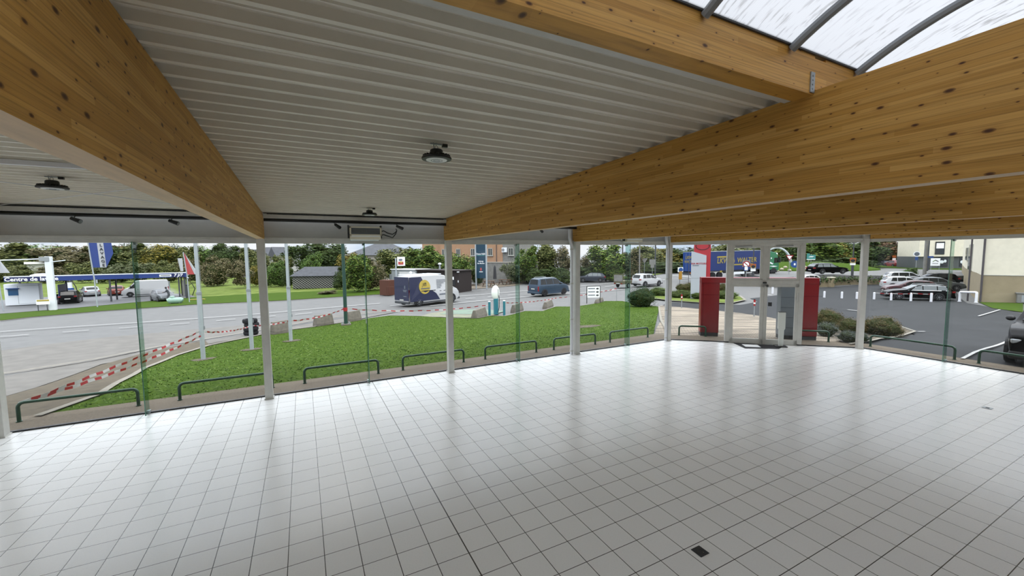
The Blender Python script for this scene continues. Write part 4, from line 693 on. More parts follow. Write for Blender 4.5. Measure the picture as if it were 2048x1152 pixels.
for x, D, w, yt, k, m, l in ((1290, 92, 13, 490, 0, 'leaf_olive', 'olive tree behind the give way sign'), (1322, 95, 14, 492, 1, 'leaf_yellow', 'yellowing tree behind the roadside lamp'), (1305, 88, 16, 522, 0, 'leaf_dark', 'dark hedge behind the give way sign'), (1345, 90, 16, 522, 1, 'leaf_dark', 'dark hedge beside the entrance pillar'), (1375, 96, 15, 492, 0, 'leaf_dark', 'dark tree beside the red totem top'), (1360, 98, 11, 499, 1, 'leaf_dark', 'dark bushy tree above the truck rear'), (1425, 110, 14, 488, 0, 'leaf_olive', 'olive tree above the truck trailer'), (1465, 112, 14, 488, 1, 'leaf_olive', 'autumn olive tree above the lettered trailer'), (1500, 118, 12, 488, 2, 'leaf_pale', 'pale sparse tree above the trailer end'), (1545, 100, 15, 480, 1, 'leaf_olive', 'olive tree behind the white arch'), (1575, 96, 12, 484, 0, 'leaf_laurel', 'green tree at the arch end'), (1625, 88, 15, 476, 0, 'leaf_dark', 'dark green tree behind the teal road sign'), (1655, 84, 13, 476, 1, 'leaf_laurel', 'green tree turning yellow behind the black estate car'), (1680, 82, 6, 480, 2, 'leaf_yellow', 'golden yellow tree above the black estate car'), (1712, 84, 13, 474, 0, 'leaf_dark', 'dark tree behind the orange town sign'), (1640, 80, 13, 516, 0, 'leaf_dark', 'dark undergrowth behind the black estate car'), (1690, 80, 14, 514, 1, 'leaf_dark', 'dark undergrowth behind the yellow tree'), (1765, 96, 15, 474, 1, 'leaf_autumn', 'reddish autumn tree beyond the pillar'), (1800, 104, 16, 492, 0, 'leaf_green', 'green tree behind the round speed sign'), (1840, 92, 14, 474, 0, 'leaf_dark', 'dark tree beside the rendered corner building'), (1795, 100, 8, 508, 0, 'leaf_yellow', 'small yellow green tree far up the street'), (1775, 98, 9, 517, 0, 'leaf_pale', 'pale bush far up the street'), (1822, 90, 9, 516, 1, 'leaf_dark', 'dark bush far up the street')): far(x, D, w, yt, k, m, l)
# round bush, island hedges, heather bed, ivy on the wall
near(1283, 613, 62, 572, 3, 'leaf_bush', 'large round dark green bush at the lawn corner', name='bush', cat='shrub', trunk=False)
for x, y, w, yt, m, l in ((1318, 592, 50, 573, 'leaf_laurel', 'low mound hedge on the island beside the downpipe'), (1362, 596, 60, 579, 'leaf_laurel', 'low mound hedge in front of the totem'), (1400, 598, 60, 580, 'leaf_laurel', 'low mound hedge behind the red portal leg'), (1450, 598, 60, 580, 'leaf_laurel', 'low mound hedge at the island tip'), (1377, 585, 40, 564, 'leaf_heath', 'clipped brown bush at the totem foot'), (1362, 583, 24, 566, 'leaf_heath', 'clipped brown bush beside the metal frame'), (1405, 586, 30, 565, 'leaf_heath', 'clipped brown bush between totem and portal'), (1444, 586, 28, 565, 'leaf_heath', 'clipped brown bush seen past the portal leg')): near(x, y, w, yt, 3, m, l, name='hedge', cat='shrub', trunk=False)
drape('traffic_island', gp((1300, 598), (1345, 602), (1400, 606), (1460, 607), (1488, 601), (1480, 594), (1430, 588), (1370, 584), (1310, 584)), 'field_grass', .06, 1.5, label='planted island with low hedges around the totem')
strip('kerb_island', gp((1296, 596), (1345, 603), (1400, 607), (1460, 608), (1490, 601), (1480, 593)), .2, 'kerb_stone', .08, 'pale kerb around the planted island')
for x, y, w, yt, m, l in ((1655, 655, 70, 616, 'leaf_heath', 'heather bush beside the red portal leg'), (1700, 668, 70, 634, 'leaf_heath', 'heather bush in front of the pillar'), (1762, 672, 96, 630, 'leaf_heath', 'big heather bush on the car park side of the pillar'), (1735, 668, 60, 640, 'leaf_heath', 'heather bush hidden behind the pillar'), (1785, 672, 50, 645, 'leaf_heath', 'heather bush at the kerb end'), (1652, 672, 52, 643, 'leaf_lavender', 'grey lavender bush beside the red portal leg'), (1695, 684, 50, 660, 'leaf_lavender', 'grey lavender bush low in front of the pillar'), (1722, 684, 40, 664, 'leaf_lavender', 'grey lavender bush against the pillar foot')): near(x, y, w, yt, 3, m, l, name='heather_bush' if 'heather' in l else 'lavender_bush', cat='shrub', trunk=False)
# ================================================================ VEHICLES
def lerpt(tab, x):
    for (a, p), (b, q) in zip(tab, tab[1:]):
        if x <= b: return p+(q-p)*max(0, (x-a)/(b-a) if b > a else 0)
    return tab[-1][1]
KIND = dict(
 hatch=(4.2, 1.78, 1.46, 2.6, .82, [(0, .46), (.012, .62), (.03, .70), (.11, .93), (.2, .985), (.42, 1), (.54, .96), (.745, .66), (.9, .58), (.97, .5), (1, .36)], .615),
 estate=(4.75, 1.82, 1.46, 2.75, .9, [(0, .46), (.01, .62), (.025, .70), (.09, .92), (.18, .985), (.42, 1), (.52, .965), (.70, .67), (.9, .58), (.975, .49), (1, .34)], .62),
 suv=(4.35, 1.83, 1.68, 2.67, .82, [(0, .46), (.012, .58), (.02, .66), (.07, .93), (.16, .985), (.42, 1), (.55, .955), (.72, .67), (.9, .60), (.975, .5), (1, .36)], .62),
 mpv=(4.4, 1.82, 1.8, 2.73, .9, [(0, .40), (.008, .55), (.015, .62), (.045, .93), (.10, .985), (.45, 1), (.60, .965), (.78, .64), (.92, .54), (.98, .45), (1, .32)], .60),
 van=(5.6, 2.07, 2.5, 3.68, 1.0, [(0, .20), (.003, .5), (.006, .9), (.03, .985), (.1, 1), (.62, 1), (.70, .97), (.845, .585), (.94, .47), (.985, .38), (1, .24)], .5))
def car(name, kind, col, label, p, rz, scale=1.0, sill=None, rails=False, cat='car', door=False, rim='alloy', lights=True, winrear=True, glass='car_glass', chrome=False):
    L_, W, H, WB, FO, top, bf = KIND[kind]; belt = bf*H; t = thing(name, label, cat, p, rz); t.scale = (scale,)*3; xf = L_/2-FO; xr = xf-WB; wr_ = .36 if kind == 'van' else .345 if kind == 'suv' else .32
    zt = lambda x: lerpt(top, x/L_+.5)*H
    def hw(x): k = abs(2*x/L_); return W/2*(1-.17*k**5)
    def sec(x):
        z = zt(x); zs = min(z-.02, belt+.0); y = hw(x); tum = .10 if kind == 'van' else .30; rw = y-.03-max(0, z-zs)*tum; zb = .2+.18*max(0, abs(2*x/L_)-.8)/.2*.6; g = max(zs-.08, zb+.16)
        return [(0, zb), (y*.85, zb), (y-.02, zb+.06), (y, (zb+g)/2), (y-.008, g), (y-.03, zs), (rw, z-min(.07, (z-zs)*.5)), (rw*.86, z-min(.02, (z-zs)*.2)), (rw*.45, z), (0, z+.005)]
    xs = sorted(set([-L_/2+L_*a for a, _ in top]+[-L_/2+L_*i/26 for i in range(27)])); B = MB(); ring = []; m = None
    for x in xs:
        s = sec(x); r = [(x, y, z) for y, z in s]+[(x, -y, z) for y, z in s[-2:0:-1]]; m = len(r); ring += r
    f = [(i*m+k, i*m+(k+1) % m, (i+1)*m+(k+1) % m, (i+1)*m+k) for i in range(len(xs)-1) for k in range(m)]; f += [tuple(range(m-1, -1, -1)), tuple(range((len(xs)-1)*m, len(xs)*m))]
    B.add(ring, f); body = B.build('body', col, t, True)
    def S(x, v, side): s = sec(x); a, b = s[5], s[6]; return Vector((x, side*(a[0]+(b[0]-a[0])*v+.006), a[1]+(b[1]-a[1])*v+.004))
    def sidewin(fb0, fb1, ft0, ft1, v0=.1, v1=.93, nm='side_window', mm=glass):
        for sd in (1, -1):
            b = MB(); P = []
            for i in range(5):
                for k in range(4):
                    v = v0+(v1-v0)*k/3; u0 = fb0+(ft0-fb0)*k/3; u1 = fb1+(ft1-fb1)*k/3; P.append(S(L_*(u0+(u1-u0)*i/4-.5), v, sd))
            n = len(P); b.add(P+[q-Vector((0, sd*.012, 0)) for q in P], [(i*4+k, i*4+k+1, i*4+k+5, i*4+k+4) for i in range(4) for k in range(3)]+[(i*4+3, (i+1)*4+3, n+(i+1)*4+3, n+i*4+3) for i in range(4)]+[(i*4, (i+1)*4, n+(i+1)*4, n+i*4) for i in range(4)]+[(k, k+1, n+k+1, n+k) for k in range(3)]+[(16+k, 17+k, n+17+k, n+16+k) for k in range(3)]); b.build(nm, mm, t, True)
    def topwin(f0, f1, nm, w0=.84, w1=.86):
        b = MB(); P = []; up_ = []
        for i in range(6):
            x = L_*(f0+(f1-f0)*i/5-.5); s = sec(x); w = w0+(w1-w0)*i/5; dz = (zt(x+.01)-zt(x-.01))/.02; nrm = Vector((-dz, 0, 1)).normalized()
            for k in range(7):
                y = (k/3-1)*s[6][0]*w; ay = abs(y); z = s[9][1] if ay < s[8][0] else lerpt([(s[8][0], s[8][1]), (s[7][0], s[7][1]), (s[6][0], s[6][1])], ay); P.append(Vector((x, y, z))+nrm*.012); up_.append(nrm)
        n = len(P); b.add(P+[q-u*.03 for q, u in zip(P, up_)], [(i*7+k, i*7+k+1, i*7+k+8, i*7+k+7) for i in range(5) for k in range(6)]+[(i*7, i*7+7, n+i*7+7, n+i*7) for i in range(5)]+[(i*7+6, i*7+13, n+i*7+13, n+i*7+6) for i in range(5)]+[(k, k+1, n+k+1, n+k) for k in range(6)]+[(35+k, 36+k, n+36+k, n+35+k) for k in range(6)]); b.build(nm, glass, t, True)
    if kind == 'van':
        sidewin(.70, .86, .705, .775, .08, .78); topwin(.712, .842, 'windscreen', .9, .95)
    else:
        a0 = {'hatch': .15, 'estate': .10, 'suv': .13, 'mpv': .07}[kind]; fr = {'hatch': (.735, .575), 'estate': (.69, .555), 'suv': (.71, .58), 'mpv': (.765, .63)}[kind]
        mid = (a0+.02+.47)/2+.04; sidewin(a0, mid-.085, a0+.035, mid-.085) ; sidewin(mid-.07, .455, mid-.07, .455); sidewin(.47, fr[0], .47, fr[1])
        if chrome: sidewin(a0, fr[0], a0, fr[0]-.01, .0, .07, 'window_trim', 'chrome'); sidewin(a0+.03, fr[1]+.02, a0+.035, fr[1]+.015, .94, .99, 'window_trim', 'chrome')
        topwin(fr[1]-.015, fr[0]-.005, 'windscreen'); 
        if winrear: topwin(*{'hatch': (.034, .105), 'estate': (.028, .086), 'suv': (.023, .068), 'mpv': (.017, .043)}[kind], 'rear_window', .78, .86)
    for x in (xf, xr):
        for sd in (1, -1):
            y = W/2-.012
            a = MB(); a.prism([(x+(wr_+.07)*math.cos(k), wr_+(wr_+.07)*math.sin(k)) for k in [PI*i/14 for i in range(15)]]+[(x-wr_-.07, .2), (x+wr_+.07, .2)], sd*(y-.16), sd*(y+.014), 'xz'); a.build('wheel_arch', 'black_plastic', t)
            w = MB(); w.lathe([(wr_*.62, -.1), (wr_*.95, -.1), (wr_, -.07), (wr_, .07), (wr_*.95, .1), (wr_*.62, .1)], 24, (0, 0, 0), 'y'); q = w.build('wheel', 'rubber', t, True, (x, sd*(y-.075), wr_))
            r = MB(); r.lathe([(wr_*.60, .085), (wr_*.64, .09), (wr_*.66, .102), (wr_*.62, .095)], 24, (0, 0, 0), 'y')
            for i in range(7): c = 2*PI*i/7; r.bar((0, .095, 0), (wr_*.63*math.cos(c), .098, wr_*.63*math.sin(c)), .05 if kind != 'van' else .075, .02)
            r.cyl((0, .08, 0), (0, .105, 0), wr_*.2, n=12); r.cyl((0, .05, 0), (0, .06, 0), wr_*.6, n=20)
            if sd < 0: r.v = [(a_, -b_, c_) for a_, b_, c_ in r.v]
            r.build('rim', rim, q)
    e = L_/2
    if lights:
        for sd in (1, -1):
            x = e-.10; s = sec(x); MB().box((x-.06, sd*(s[4][0]-.12), s[4][1]-.02), (.24, .26, .12), -sd*.35).build('headlamp', 'headlamp', t, bevel=.03)
            if kind in ('mpv', 'van'): MB().box((-e+.06, sd*(hw(-e)-.03), .42*H), (.14, .10, .26*H)).build('tail_lamp', 'red_lens', t, bevel=.02)
            else: MB().box((-e+.12, sd*(hw(-e+.1)-.10), belt-.10), (.26, .22, .15), sd*.25).build('tail_lamp', 'red_lens', t, bevel=.03)
        MB().box((e+.0, 0, .30*H), (.05, W*.5, .09)).build('grille', 'black_plastic', t, bevel=.02)
    MB().box((-e-.012, 0, .40*H if kind != 'van' else .22*H), (.03, .5, .11)).build('number_plate', 'plate', t); MB().box((e+.03, 0, .24*H), (.02, .5, .11)).build('number_plate', 'plate', t)
    for sd in (1, -1):
        xm = L_*({'van': .80, 'mpv': .70}.get(kind, .64)-.5); MB().ball((xm, sd*(W/2+.06), belt+(.12 if kind != 'van' else .3)), (.09, .10, .08 if kind != 'van' else .17), 10, 6).build('mirror', 'black_plastic' if kind in ('van', 'suv') else col, t, True)
        h = MB(); [h.box((L_*(u-.5), sd*(W/2-.006), belt-.12), (.18, .03, .03)) for u in ((.50, .30) if kind != 'van' else (.66, .58))]; h.build('door_handles', 'black_plastic' if kind == 'van' else col, t)
        MB().box(((xf+xr)/2, sd*(W/2-.012), .27), (WB-.85, .05, .12)).build('sill', sill or col, t, bevel=.015)
    if sill: 
        for s in (1, -1): MB().box((s*(e-.05), 0, .34), (.22, W*.86, .2)).build('bumper', sill, t, bevel=.04)
    if rails:
        for sd in (1, -1): s = sec(0); MB().tube([(L_*(u-.5), sd*(s[6][0]-.06), zt(L_*(u-.5))+z_) for u, z_ in ((.16, -.02), (.19, .05), (.52, .05), (.56, -.02))], .02, 8).build('roof_rail', 'galvanised', t, True)
    if door:
        MB().box((.30+.45, W/2+.32, .78), (.05, .8, .75), .25).build('open_door', col, t, bevel=.03)
        MB().tube([(.75, W/2+.0, 1.1), (.78, W/2+.25, 1.42), (.85, W/2+.62, 1.15)], .03, 6).build('door_frame', col, t, True)
    return t
def wheels(kind, pr, pf, near):
    a, b = G(*pr), G(*pf); d = (b-a).to_2d().normalized(); L_, W, H, WB, FO, *_ = KIND[kind]; lft = Vector((-d.y, d.x)); c = (a+b).to_2d()/2+lft*(W/2-.08)*(1 if near == 'R' else -1)-d*((L_/2-FO)-WB/2)
    s = (b-a).to_2d().length/WB; return Vector((c.x, c.y, T(c.x, c.y)+.01)), math.atan2(d.y, d.x), s
def park(name, kind, col, label, pr, pf, near, **kw):
    p, rz, s = wheels(kind, pr, pf, near); kw.setdefault('scale', min(1.08, max(.94, s))); return car(name, kind, col, label, p, rz, **kw)
# white delivery van with navy rear and yellow disc
v = park('delivery_van', 'van', 'white_car', 'white and navy delivery van with a yellow round logo driving past the pillar', (831, 612.5), (907, 603.5), 'R', cat='van', sill='dark_grey')
def vy(x, z): return -(2.07/2+.012-max(0, z-1.25)*.10)
def vpatch(poly, m, name, parent, out=.004):       # a livery film lying on the van's flank
    b = MB(); n = len(poly); P = [(x, vy(x, z)-out, z) for x, z in poly]; Q = [(x, vy(x, z)+.012, z) for x, z in poly]
    b.add(P+Q, [tuple(range(n)), tuple(range(2*n-1, n-1, -1))]+[(i, (i+1) % n, n+(i+1) % n, n+i) for i in range(n)]); return b.build(name, m, parent)
vpatch([(-2.76, .42), (.35, .42), (-.05, .95), (-.55, 1.25), (-1.6, 1.25), (-1.35, 2.0), (-1.55, 2.38), (-2.76, 2.38)], 'navy', 'livery_film', v, .006)
lg = vpatch([(-1.25+.58*math.cos(a), 1.55+.58*math.sin(a)) for a in [2*PI*i/40 for i in range(40)]], 'van_yellow', 'logo_disc', v, .014)
k = MB(); [k.box((-1.25+dx, vy(0, 1.74)-.02, 1.74), (.05, .012, .26)) for dx in (-.13, 0, .13)]; k.box((-1.18, vy(0, 1.86)-.02, 1.86), (.2, .012, .05)); k.build('logo_letters', 'ink', lg); k = MB(); [k.box((-1.62+.1*i, vy(0, 1.42)-.02, 1.42), (.07, .012, .09)) for i in range(9)]; k.build('logo_word', 'ink_soft', lg)
vpatch([(-1.65, 1.245), (-.12, 1.245), (-.12, 1.21), (-1.65, 1.21)], 'ink', 'stripe', v, .024)
k = MB()
for i, n in enumerate((9, 8, 6, 4, 4, 3)): [k.box((.12+.135*j, vy(0, 2.05-.13*i)-.006, 2.05-.13*i), (.11, .012, .045)) for j in range(n)]
k.build('flank_lettering', 'ink_soft', v); k = MB(); [k.box((.35+.1*j, vy(0, .82)-.006, .82), (.08, .012, .1)) for j in range(8)]; k.build('web_lettering', 'ink_soft', v)
MB().box((-2.806, 0, 1.45), (.012, 1.86, 1.9)).build('rear_door_film', 'navy', v); k = MB(); [k.box((-2.815, -.45, z), (.012, w_, .07)) for z, w_ in ((1.35, .5), (1.25, .4), (.85, .4))]; k.box((-2.815, -.45, 1.6), (.012, .14, .25)); k.build('rear_lettering', 'ink_soft', v)
r = MB(); [r.bar((x, -.85, 2.56), (x, .85, 2.56), .06) for x in (-2.3, -1.5, -.7, .1, .6)]; [r.bar((-2.5, y, 2.55), (.75, y, 2.55), .05) for y in (-.78, .78)]; r.build('roof_rack', 'kiosk_white', v)
park('people_carrier', 'mpv', 'steel_blue', 'steel blue compact people carrier driving in the far lane', (1088, 592.5), (1126.5, 588.5), 'R', rails=True, sill='steel_blue', rim='black_plastic')
park('hatchback', 'hatch', 'graphite_paint', 'dark grey hatchback driving towards the blue car', (1200.5, 564.5), (1166, 564.5), 'L', glass='glass_sky_reflect')
park('off_roader', 'suv', 'white_car', 'white off-roader towing the olive trailer', (1290, 574), (1317, 571.5), 'R', sill='black_plastic', rails=True, scale=1.0)
p, rz, _ = wheels('hatch', (1242, 578.5), (1268, 575.5), 'R'); p = G(1256, 576)+Vector((-math.sin(rz), math.cos(rz), 0))*.75; t = thing('trailer', 'olive caged garden trailer behind the white off-roader', 'trailer', p, rz)
MB().box((0, 0, .72), (2.3, 1.3, .42)).build('bed', 'trailer_olive', t, bevel=.02); c = MB()
for x, y in ((-1.13, -.63), (1.13, -.63), (1.13, .63), (-1.13, .63), (0, -.63), (0, .63)): c.bar((x, y, .9), (x, y, 1.75), .05)
for z in (1.75, 1.3): [c.bar(a, b, .04) for a, b in (((-1.13, -.63, z), (1.13, -.63, z)), ((-1.13, .63, z), (1.13, .63, z)), ((-1.13, -.63, z), (-1.13, .63, z)), ((1.13, -.63, z), (1.13, .63, z)))]
c.build('cage', 'trailer_olive', t); MB().box((-1.14, 0, 1.3), (.03, 1.26, .8)).build('rear_gate', 'stone_grey', t); MB().bar((1.1, 0, .5), (2.2, 0, .5), .07).build('drawbar', 'dark_grey', t); MB().box((-1.17, 0, .62), (.02, .5, .11)).build('number_plate', 'plate', t)
for sd in (1, -1):
    w = MB().lathe([(.18, -.08), (.3, -.08), (.32, 0), (.3, .08), (.18, .08)], 20, (0, 0, 0), 'y').build('wheel', 'rubber', t, True, (0, sd*.76, .32)); MB().cyl((0, sd*.05, 0), (0, sd*.085, 0), .2, n=16).build('rim', 'alloy', w); MB().tube([(.4*math.cos(a), sd*.76, .32+.4*math.sin(a)) for a in [PI*i/10 for i in range(11)]], .05, 6).build('mudguard', 'trailer_olive', t, True); MB().box((-1.16, sd*.5, .6), (.03, .16, .12)).build('tail_lamp', 'red_lens', t)
# lorry
a = onD(1393, 520, 57); b_ = onD(1540, 520, 62); d = (b_-a).to_2d().normalized(); rz = math.atan2(d.y, d.x); lft = Vector((-d.y, d.x)); c = a.to_2d()+lft*1.27; za = T(a.x, a.y); zb = T(b_.x, b_.y)
za = -.62; zb = -.42
t = thing('lorry_trailer', 'blue curtain-sided lorry trailer lettered in yellow', 'trailer', (c.x, c.y, za), rz); t.rotation_euler.y = -math.atan2(zb-za, 14)
MB().box((6.8, 0, 2.55), (13.6, 2.5, 2.75)).build('curtain_box', 'truck_blue', t, bevel=.03); MB().box((6.8, 0, 3.94), (13.6, 2.52, .06)).build('roof_rail', 'cabin_grey', t); MB().box((6.8, 0, 1.13), (13.5, 2.5, .14)).build('chassis_side', 'ink', t)
q = MB().box((-.012, 0, 2.55), (.03, 2.4, 2.7)).build('rear_doors', 'truck_rear', t); k = MB(); [k.box((-.03, y, 2.5), (.02, .03, 2.6)) for y in (-.6, .6, 0)]; k.build('door_bars', 'mid_grey', q)
text('rear_lettering', 'LKW', .62, 'truck_yellow', t, (-.04, .05, 3.15), (PI/2, 0, -PI/2), .006, bold=.012, shear=.15); text('rear_lettering', 'WALTER', .55, 'truck_yellow', t, (-.04, .0, 2.55), (PI/2, 0, -PI/2), .006, bold=.012, shear=.15, sx=.85)
MB().box((-.04, -.75, 1.75), (.02, .5, .6)).build('rear_notice', 'sign_white', t); MB().box((-.06, 0, .85), (.1, 2.3, .35)).build('bumper', 'dark_grey', t); MB().box((-.12, -.6, .95), (.03, .7, .16)).build('hazard_plate', 'sign_orange', t)
text('side_lettering', 'LKW', 1.0, 'truck_yellow', t, (4.9, -1.258, 2.55), (PI/2, 0, 0), .006, bold=.02, shear=.15); text('side_lettering', 'WALTER', 1.0, 'truck_yellow', t, (9.6, -1.258, 2.55), (PI/2, 0, 0), .006, bold=.02, shear=.15)
k = MB(); k.prism([(3.9, 3.25), (6.9, 3.25), (6.7, 3.02), (3.75, 3.02)], -1.262, -1.256, 'xz'); k.prism([(6.6, 2.05), (11.0, 2.05), (10.9, 1.86), (6.5, 1.86)], -1.262, -1.256, 'xz'); k.build('side_stripe', 'truck_yellow', t); lg = MB().cyl((6.75, -1.255, 2.52), (6.75, -1.265, 2.52), .46, n=28).build('logo_disc', 'truck_yellow', t)
k = MB(); [k.box((x, -1.2, .95), (1.6, .06, .34)) for x in (7.6, 5.9)]; k.build('side_guard', 'ink', t); MB().box((7.6, -1.23, .72), (3.2, .05, .36)).build('side_skirt', 'kiosk_white', t); k = MB(); [k.box((x, -1.25, 1.05), (.4, .03, .25)) for x in (4.6, 9.6)]; k.build('side_box', 'truck_yellow', t)
def bigwheel(t, x, y, r=.5):
    w = MB().lathe([(.28, -.15), (r*.96, -.15), (r, -.1), (r, .1), (r*.96, .15), (.28, .15)], 24, (0, 0, 0), 'y').build('wheel', 'rubber', t, True, (x, y, r)); MB().lathe([(.29, -.14), (.2, -.05), (.12, -.12), (.02, -.13)], 18, (0, 0, 0), 'y').build('rim', 'alloy', w, True)
for x in (1.9, 3.2, 4.5):
    for y in (-1.05, 1.05): bigwheel(t, x, y)
t2 = thing('lorry_cab', 'green lorry cab pulling the blue trailer', 'lorry', Vector((c.x, c.y, 0))+Vector((d.x, d.y, 0))*12.2+Vector((0, 0, za+(zb-za)*12.2/14)), rz); t2.rotation_euler.y = t.rotation_euler.y
b = MB(); b.prism([(2.0, .95), (4.15, .75), (4.2, 1.6), (4.12, 2.2), (3.85, 3.1), (3.55, 3.55), (2.4, 3.75), (2.0, 3.7)], -1.22, 1.22, 'xz'); b.build('cab', 'cab_green', t2, bevel=.06)
for s in (-1, 1):
    MB().prism([(3.1, 1.95), (4.02, 2.05), (3.85, 2.75), (3.15, 2.75)], s*1.215, s*1.24, 'xz').build('side_window', 'car_glass', t2); MB().box((4.12, s*1.35, 2.4), (.2, .2, .8)).build('mirror', 'ink', t2, bevel=.04)
    k = MB(); k.prism([(2.1, 1.5), (3.0, 1.35), (3.9, 1.42), (3.0, 1.55)], s*1.218, s*1.232, 'xz'); k.prism([(2.1, 2.0), (2.7, 1.75), (3.0, 1.85), (2.3, 2.15)], s*1.218, s*1.232, 'xz'); k.build('livery_swoosh', 'kiosk_white', t2)
    MB().cyl((2.5, s*1.22, 2.7), (2.5, s*1.235, 2.7), .12, n=14).build('logo_disc', 'kiosk_white', t2); MB().prism([(2.55+.72*math.cos(a)+.5, .5+.72*math.sin(a)) for a in [PI*i/12 for i in range(13)]], s*1.1, s*1.25, 'xz').build('wheel_arch', 'ink', t2)
MB().prism([(-1.08, 2.05), (1.08, 2.05), (1.02, 2.95), (-1.02, 2.95)], 4.02, 4.2, 'yz').build('windscreen', 'car_glass', t2); MB().box((1.0, 0, .85), (4.6, .9, .25)).build('chassis', 'ink', t2); MB().box((1.3, -1.0, .8), (1.2, .4, .6)).build('fuel_tank', 'alloy', t2, bevel=.08)
for x in (-.55, 3.05):
    for y in (-1.02, 1.02): bigwheel(t2, x, y)
# roundabout estate, lot cars
ah = onD(1655, 520, 57).to_2d(); AD = (onD(1677, 520, 58).to_2d()-onD(1633, 520, 58).to_2d()).normalized()
UPZ = -.06
car('estate_car', 'estate', 'black_paint', 'black estate car with silver roof rails passing behind the low wall', (ah.x, ah.y, UPZ+.17), math.atan2(AD.y, AD.x), rails=True, scale=1.02, glass='glass_sky_reflect')
park('hatchback', 'hatch', 'white_car', 'white hatchback half hidden by the red portal leg', (1634, 574), (1598, 575), 'L')
park('estate_car', 'estate', 'black_paint', 'black estate car with chrome window line parked behind the posts', (1883.5, 601), (1791, 599), 'L', scale=1.0, sill='black_paint', rails=True, glass='glass_sky_reflect', chrome=True)
def lot(name, kind, col, label, x, y, flip, **kw):
    L_, W, H, WB, FO, *_ = KIND[kind]; a, b = G(1790, 599), G(1884, 601); d = (b-a).to_2d().normalized()*(1 if flip else -1); g = G(x, y); lft = Vector((-d.y, d.x)); c = g.to_2d()+lft*(W/2)*(1 if flip else -1); return car(name, kind, col, label, (c.x, c.y, T(c.x, c.y)), math.atan2(d.y, d.x), **kw)
lot('sedan_car', 'hatch', 'maroon_paint', 'dark maroon car parked directly behind the black estate', 1824, 589.5, False); lot('hatchback', 'hatch', 'white_car', 'white hatchback parked behind the maroon car with its tail to the wall', 1816, 580, True); lot('sedan_car', 'hatch', 'grey_paint', 'grey car parked nose towards the cream building', 1880, 582, True); lot('estate_car', 'estate', 'white_car', 'silver white estate parked at the ivy wall', 1822, 568, True, rails=True); lot('sedan_car', 'hatch', 'black_paint', 'black car with red tail lamp beside the silver white estate', 1872, 571, False)
a, b_ = G(2000, 690), G(1925, 719); d = (b_-a).to_2d().normalized(); g = G(2022, 721); lft = Vector((-d.y, d.x)); L_, W, H, WB, FO, *_ = KIND['suv']; c = g.to_2d()-lft*-1*(W/2-.1)-d*(L_/2-FO)
SU = car('suv', 'suv', 'black_paint', 'black SUV parked facing the glass wall on the car park', (c.x, c.y, T(c.x, c.y)), math.atan2(d.y, d.x), sill='black_plastic')
for x, D, col, l in ((1768, 92, 'graphite_paint', 'tiny dark car far up the side street'), (1788, 88, 'red_paint', 'tiny red car far up the side street')):
    p = onD(x, 530, D); zz = 3.065-(534-504)/FPX*D; car('hatchback', 'hatch', col, l, (p.x, p.y, zz), math.atan2(p.y, p.x)+PI*.15, lights=True)
# ---------------------------------------------------------------- car wash
def facing(p, extra=0): return math.atan2(p.y, p.x)+extra
CA, CB = G(-8, 612), G(372, 596.5); CA = onD(4, 520, 46); CB = onD(371, 520, 55); zg = -2.2
for q in (CA, CB): q.z = zg
d = (CB-CA).to_2d(); CL = d.length; d.normalize(); WRZ = math.atan2(d.y, d.x)
t = thing('wash_canopy', 'long blue canopy of the self-service car wash', 'canopy', CA, WRZ); ztop = hz(CA, 555)-zg; zbot = hz(CA, 564.5)-zg; zt2 = hz(CB, 544.5)-zg
h_ = ztop-zbot; zc = (ztop+zbot)/2
MB().box((CL/2, 0, zc), (CL, .16, h_)).build('fascia', 'wash_blue', t); MB().box((CL/2, 1.7, zc+.02), (CL, 3.4, h_*.6)).build('roof', 'cabin_grey', t); MB().box((CL*.13, -.085, zc), (CL*.25, .02, h_*.96)).build('name_panel', 'wash_navy', t); MB().box((CL*.945, -.085, zc), (CL*.085, .02, h_*.96)).build('hours_panel', 'wash_navy', t)
MB().box((CL/2, .05, zc+h_/2+.06), (CL, .3, .1)).build('snowy_edge', 'kiosk_white', t)
text('name_lettering', 'Centre de lavage', .62*h_/.55, 'sign_white', t, (CL*.132, -.10, zc), (PI/2, 0, 0), .006, sx=1.02, bold=.014); text('hours_lettering', '7 J/7', .5, 'sign_white', t, (CL*.945, -.10, zc), (PI/2, 0, 0), .006, bold=.012, shear=.2)
MB().box((CL*.865, -.09, zc), (CL*.075, .03, h_*.55)).build('notice_board', 'sign_white', t); k = MB(); [k.box((CL*(.838+.0066*i), -.108, zc), (.14, .01, h_*.2)) for i in range(9)]; k.build('notice_lettering', 'ink_soft', t)
for u in (.012, .25, .53, .945, .985):
    for y in ((.2, 3.2) if u > .5 else (3.2,)): MB().box((CL*u, y, zbot/2), (.16, .16, zbot)).build('post', 'dark_grey', t)
for u in (.25, .965): MB().box((CL*u, 1.8, zbot*.45), (.08, 2.8, zbot*.75)).build('bay_screen', 'stone_grey' if u > .5 else 'wash_navy', t)
def onwash(x, y): 
    return onz(x, y, zg)
ka, kb = onz(16, 611, zg), onz(76, 609, zg); q = (ka+kb)/2; w_ = (kb-ka).length; t = thing('wash_kiosk', 'white kiosk with a blue payment panel under the canopy', 'kiosk', q, WRZ); MB().box((0, .6, 1.25), (w_, 1.2, 2.5)).build('cabin', 'kiosk_white', t, bevel=.03); f = MB().box((.55, -.02, 1.2), (1.7, .04, 2.1)).build('door', 'kiosk_white', t); k = MB(); [k.box((.55+x, -.045, 1.2), (.02, .01, 2.1)) for x in (-.85, .85)]; k.box((.55, -.045, 2.25), (1.72, .01, .02)); k.build('door_joint', 'mid_grey', f)
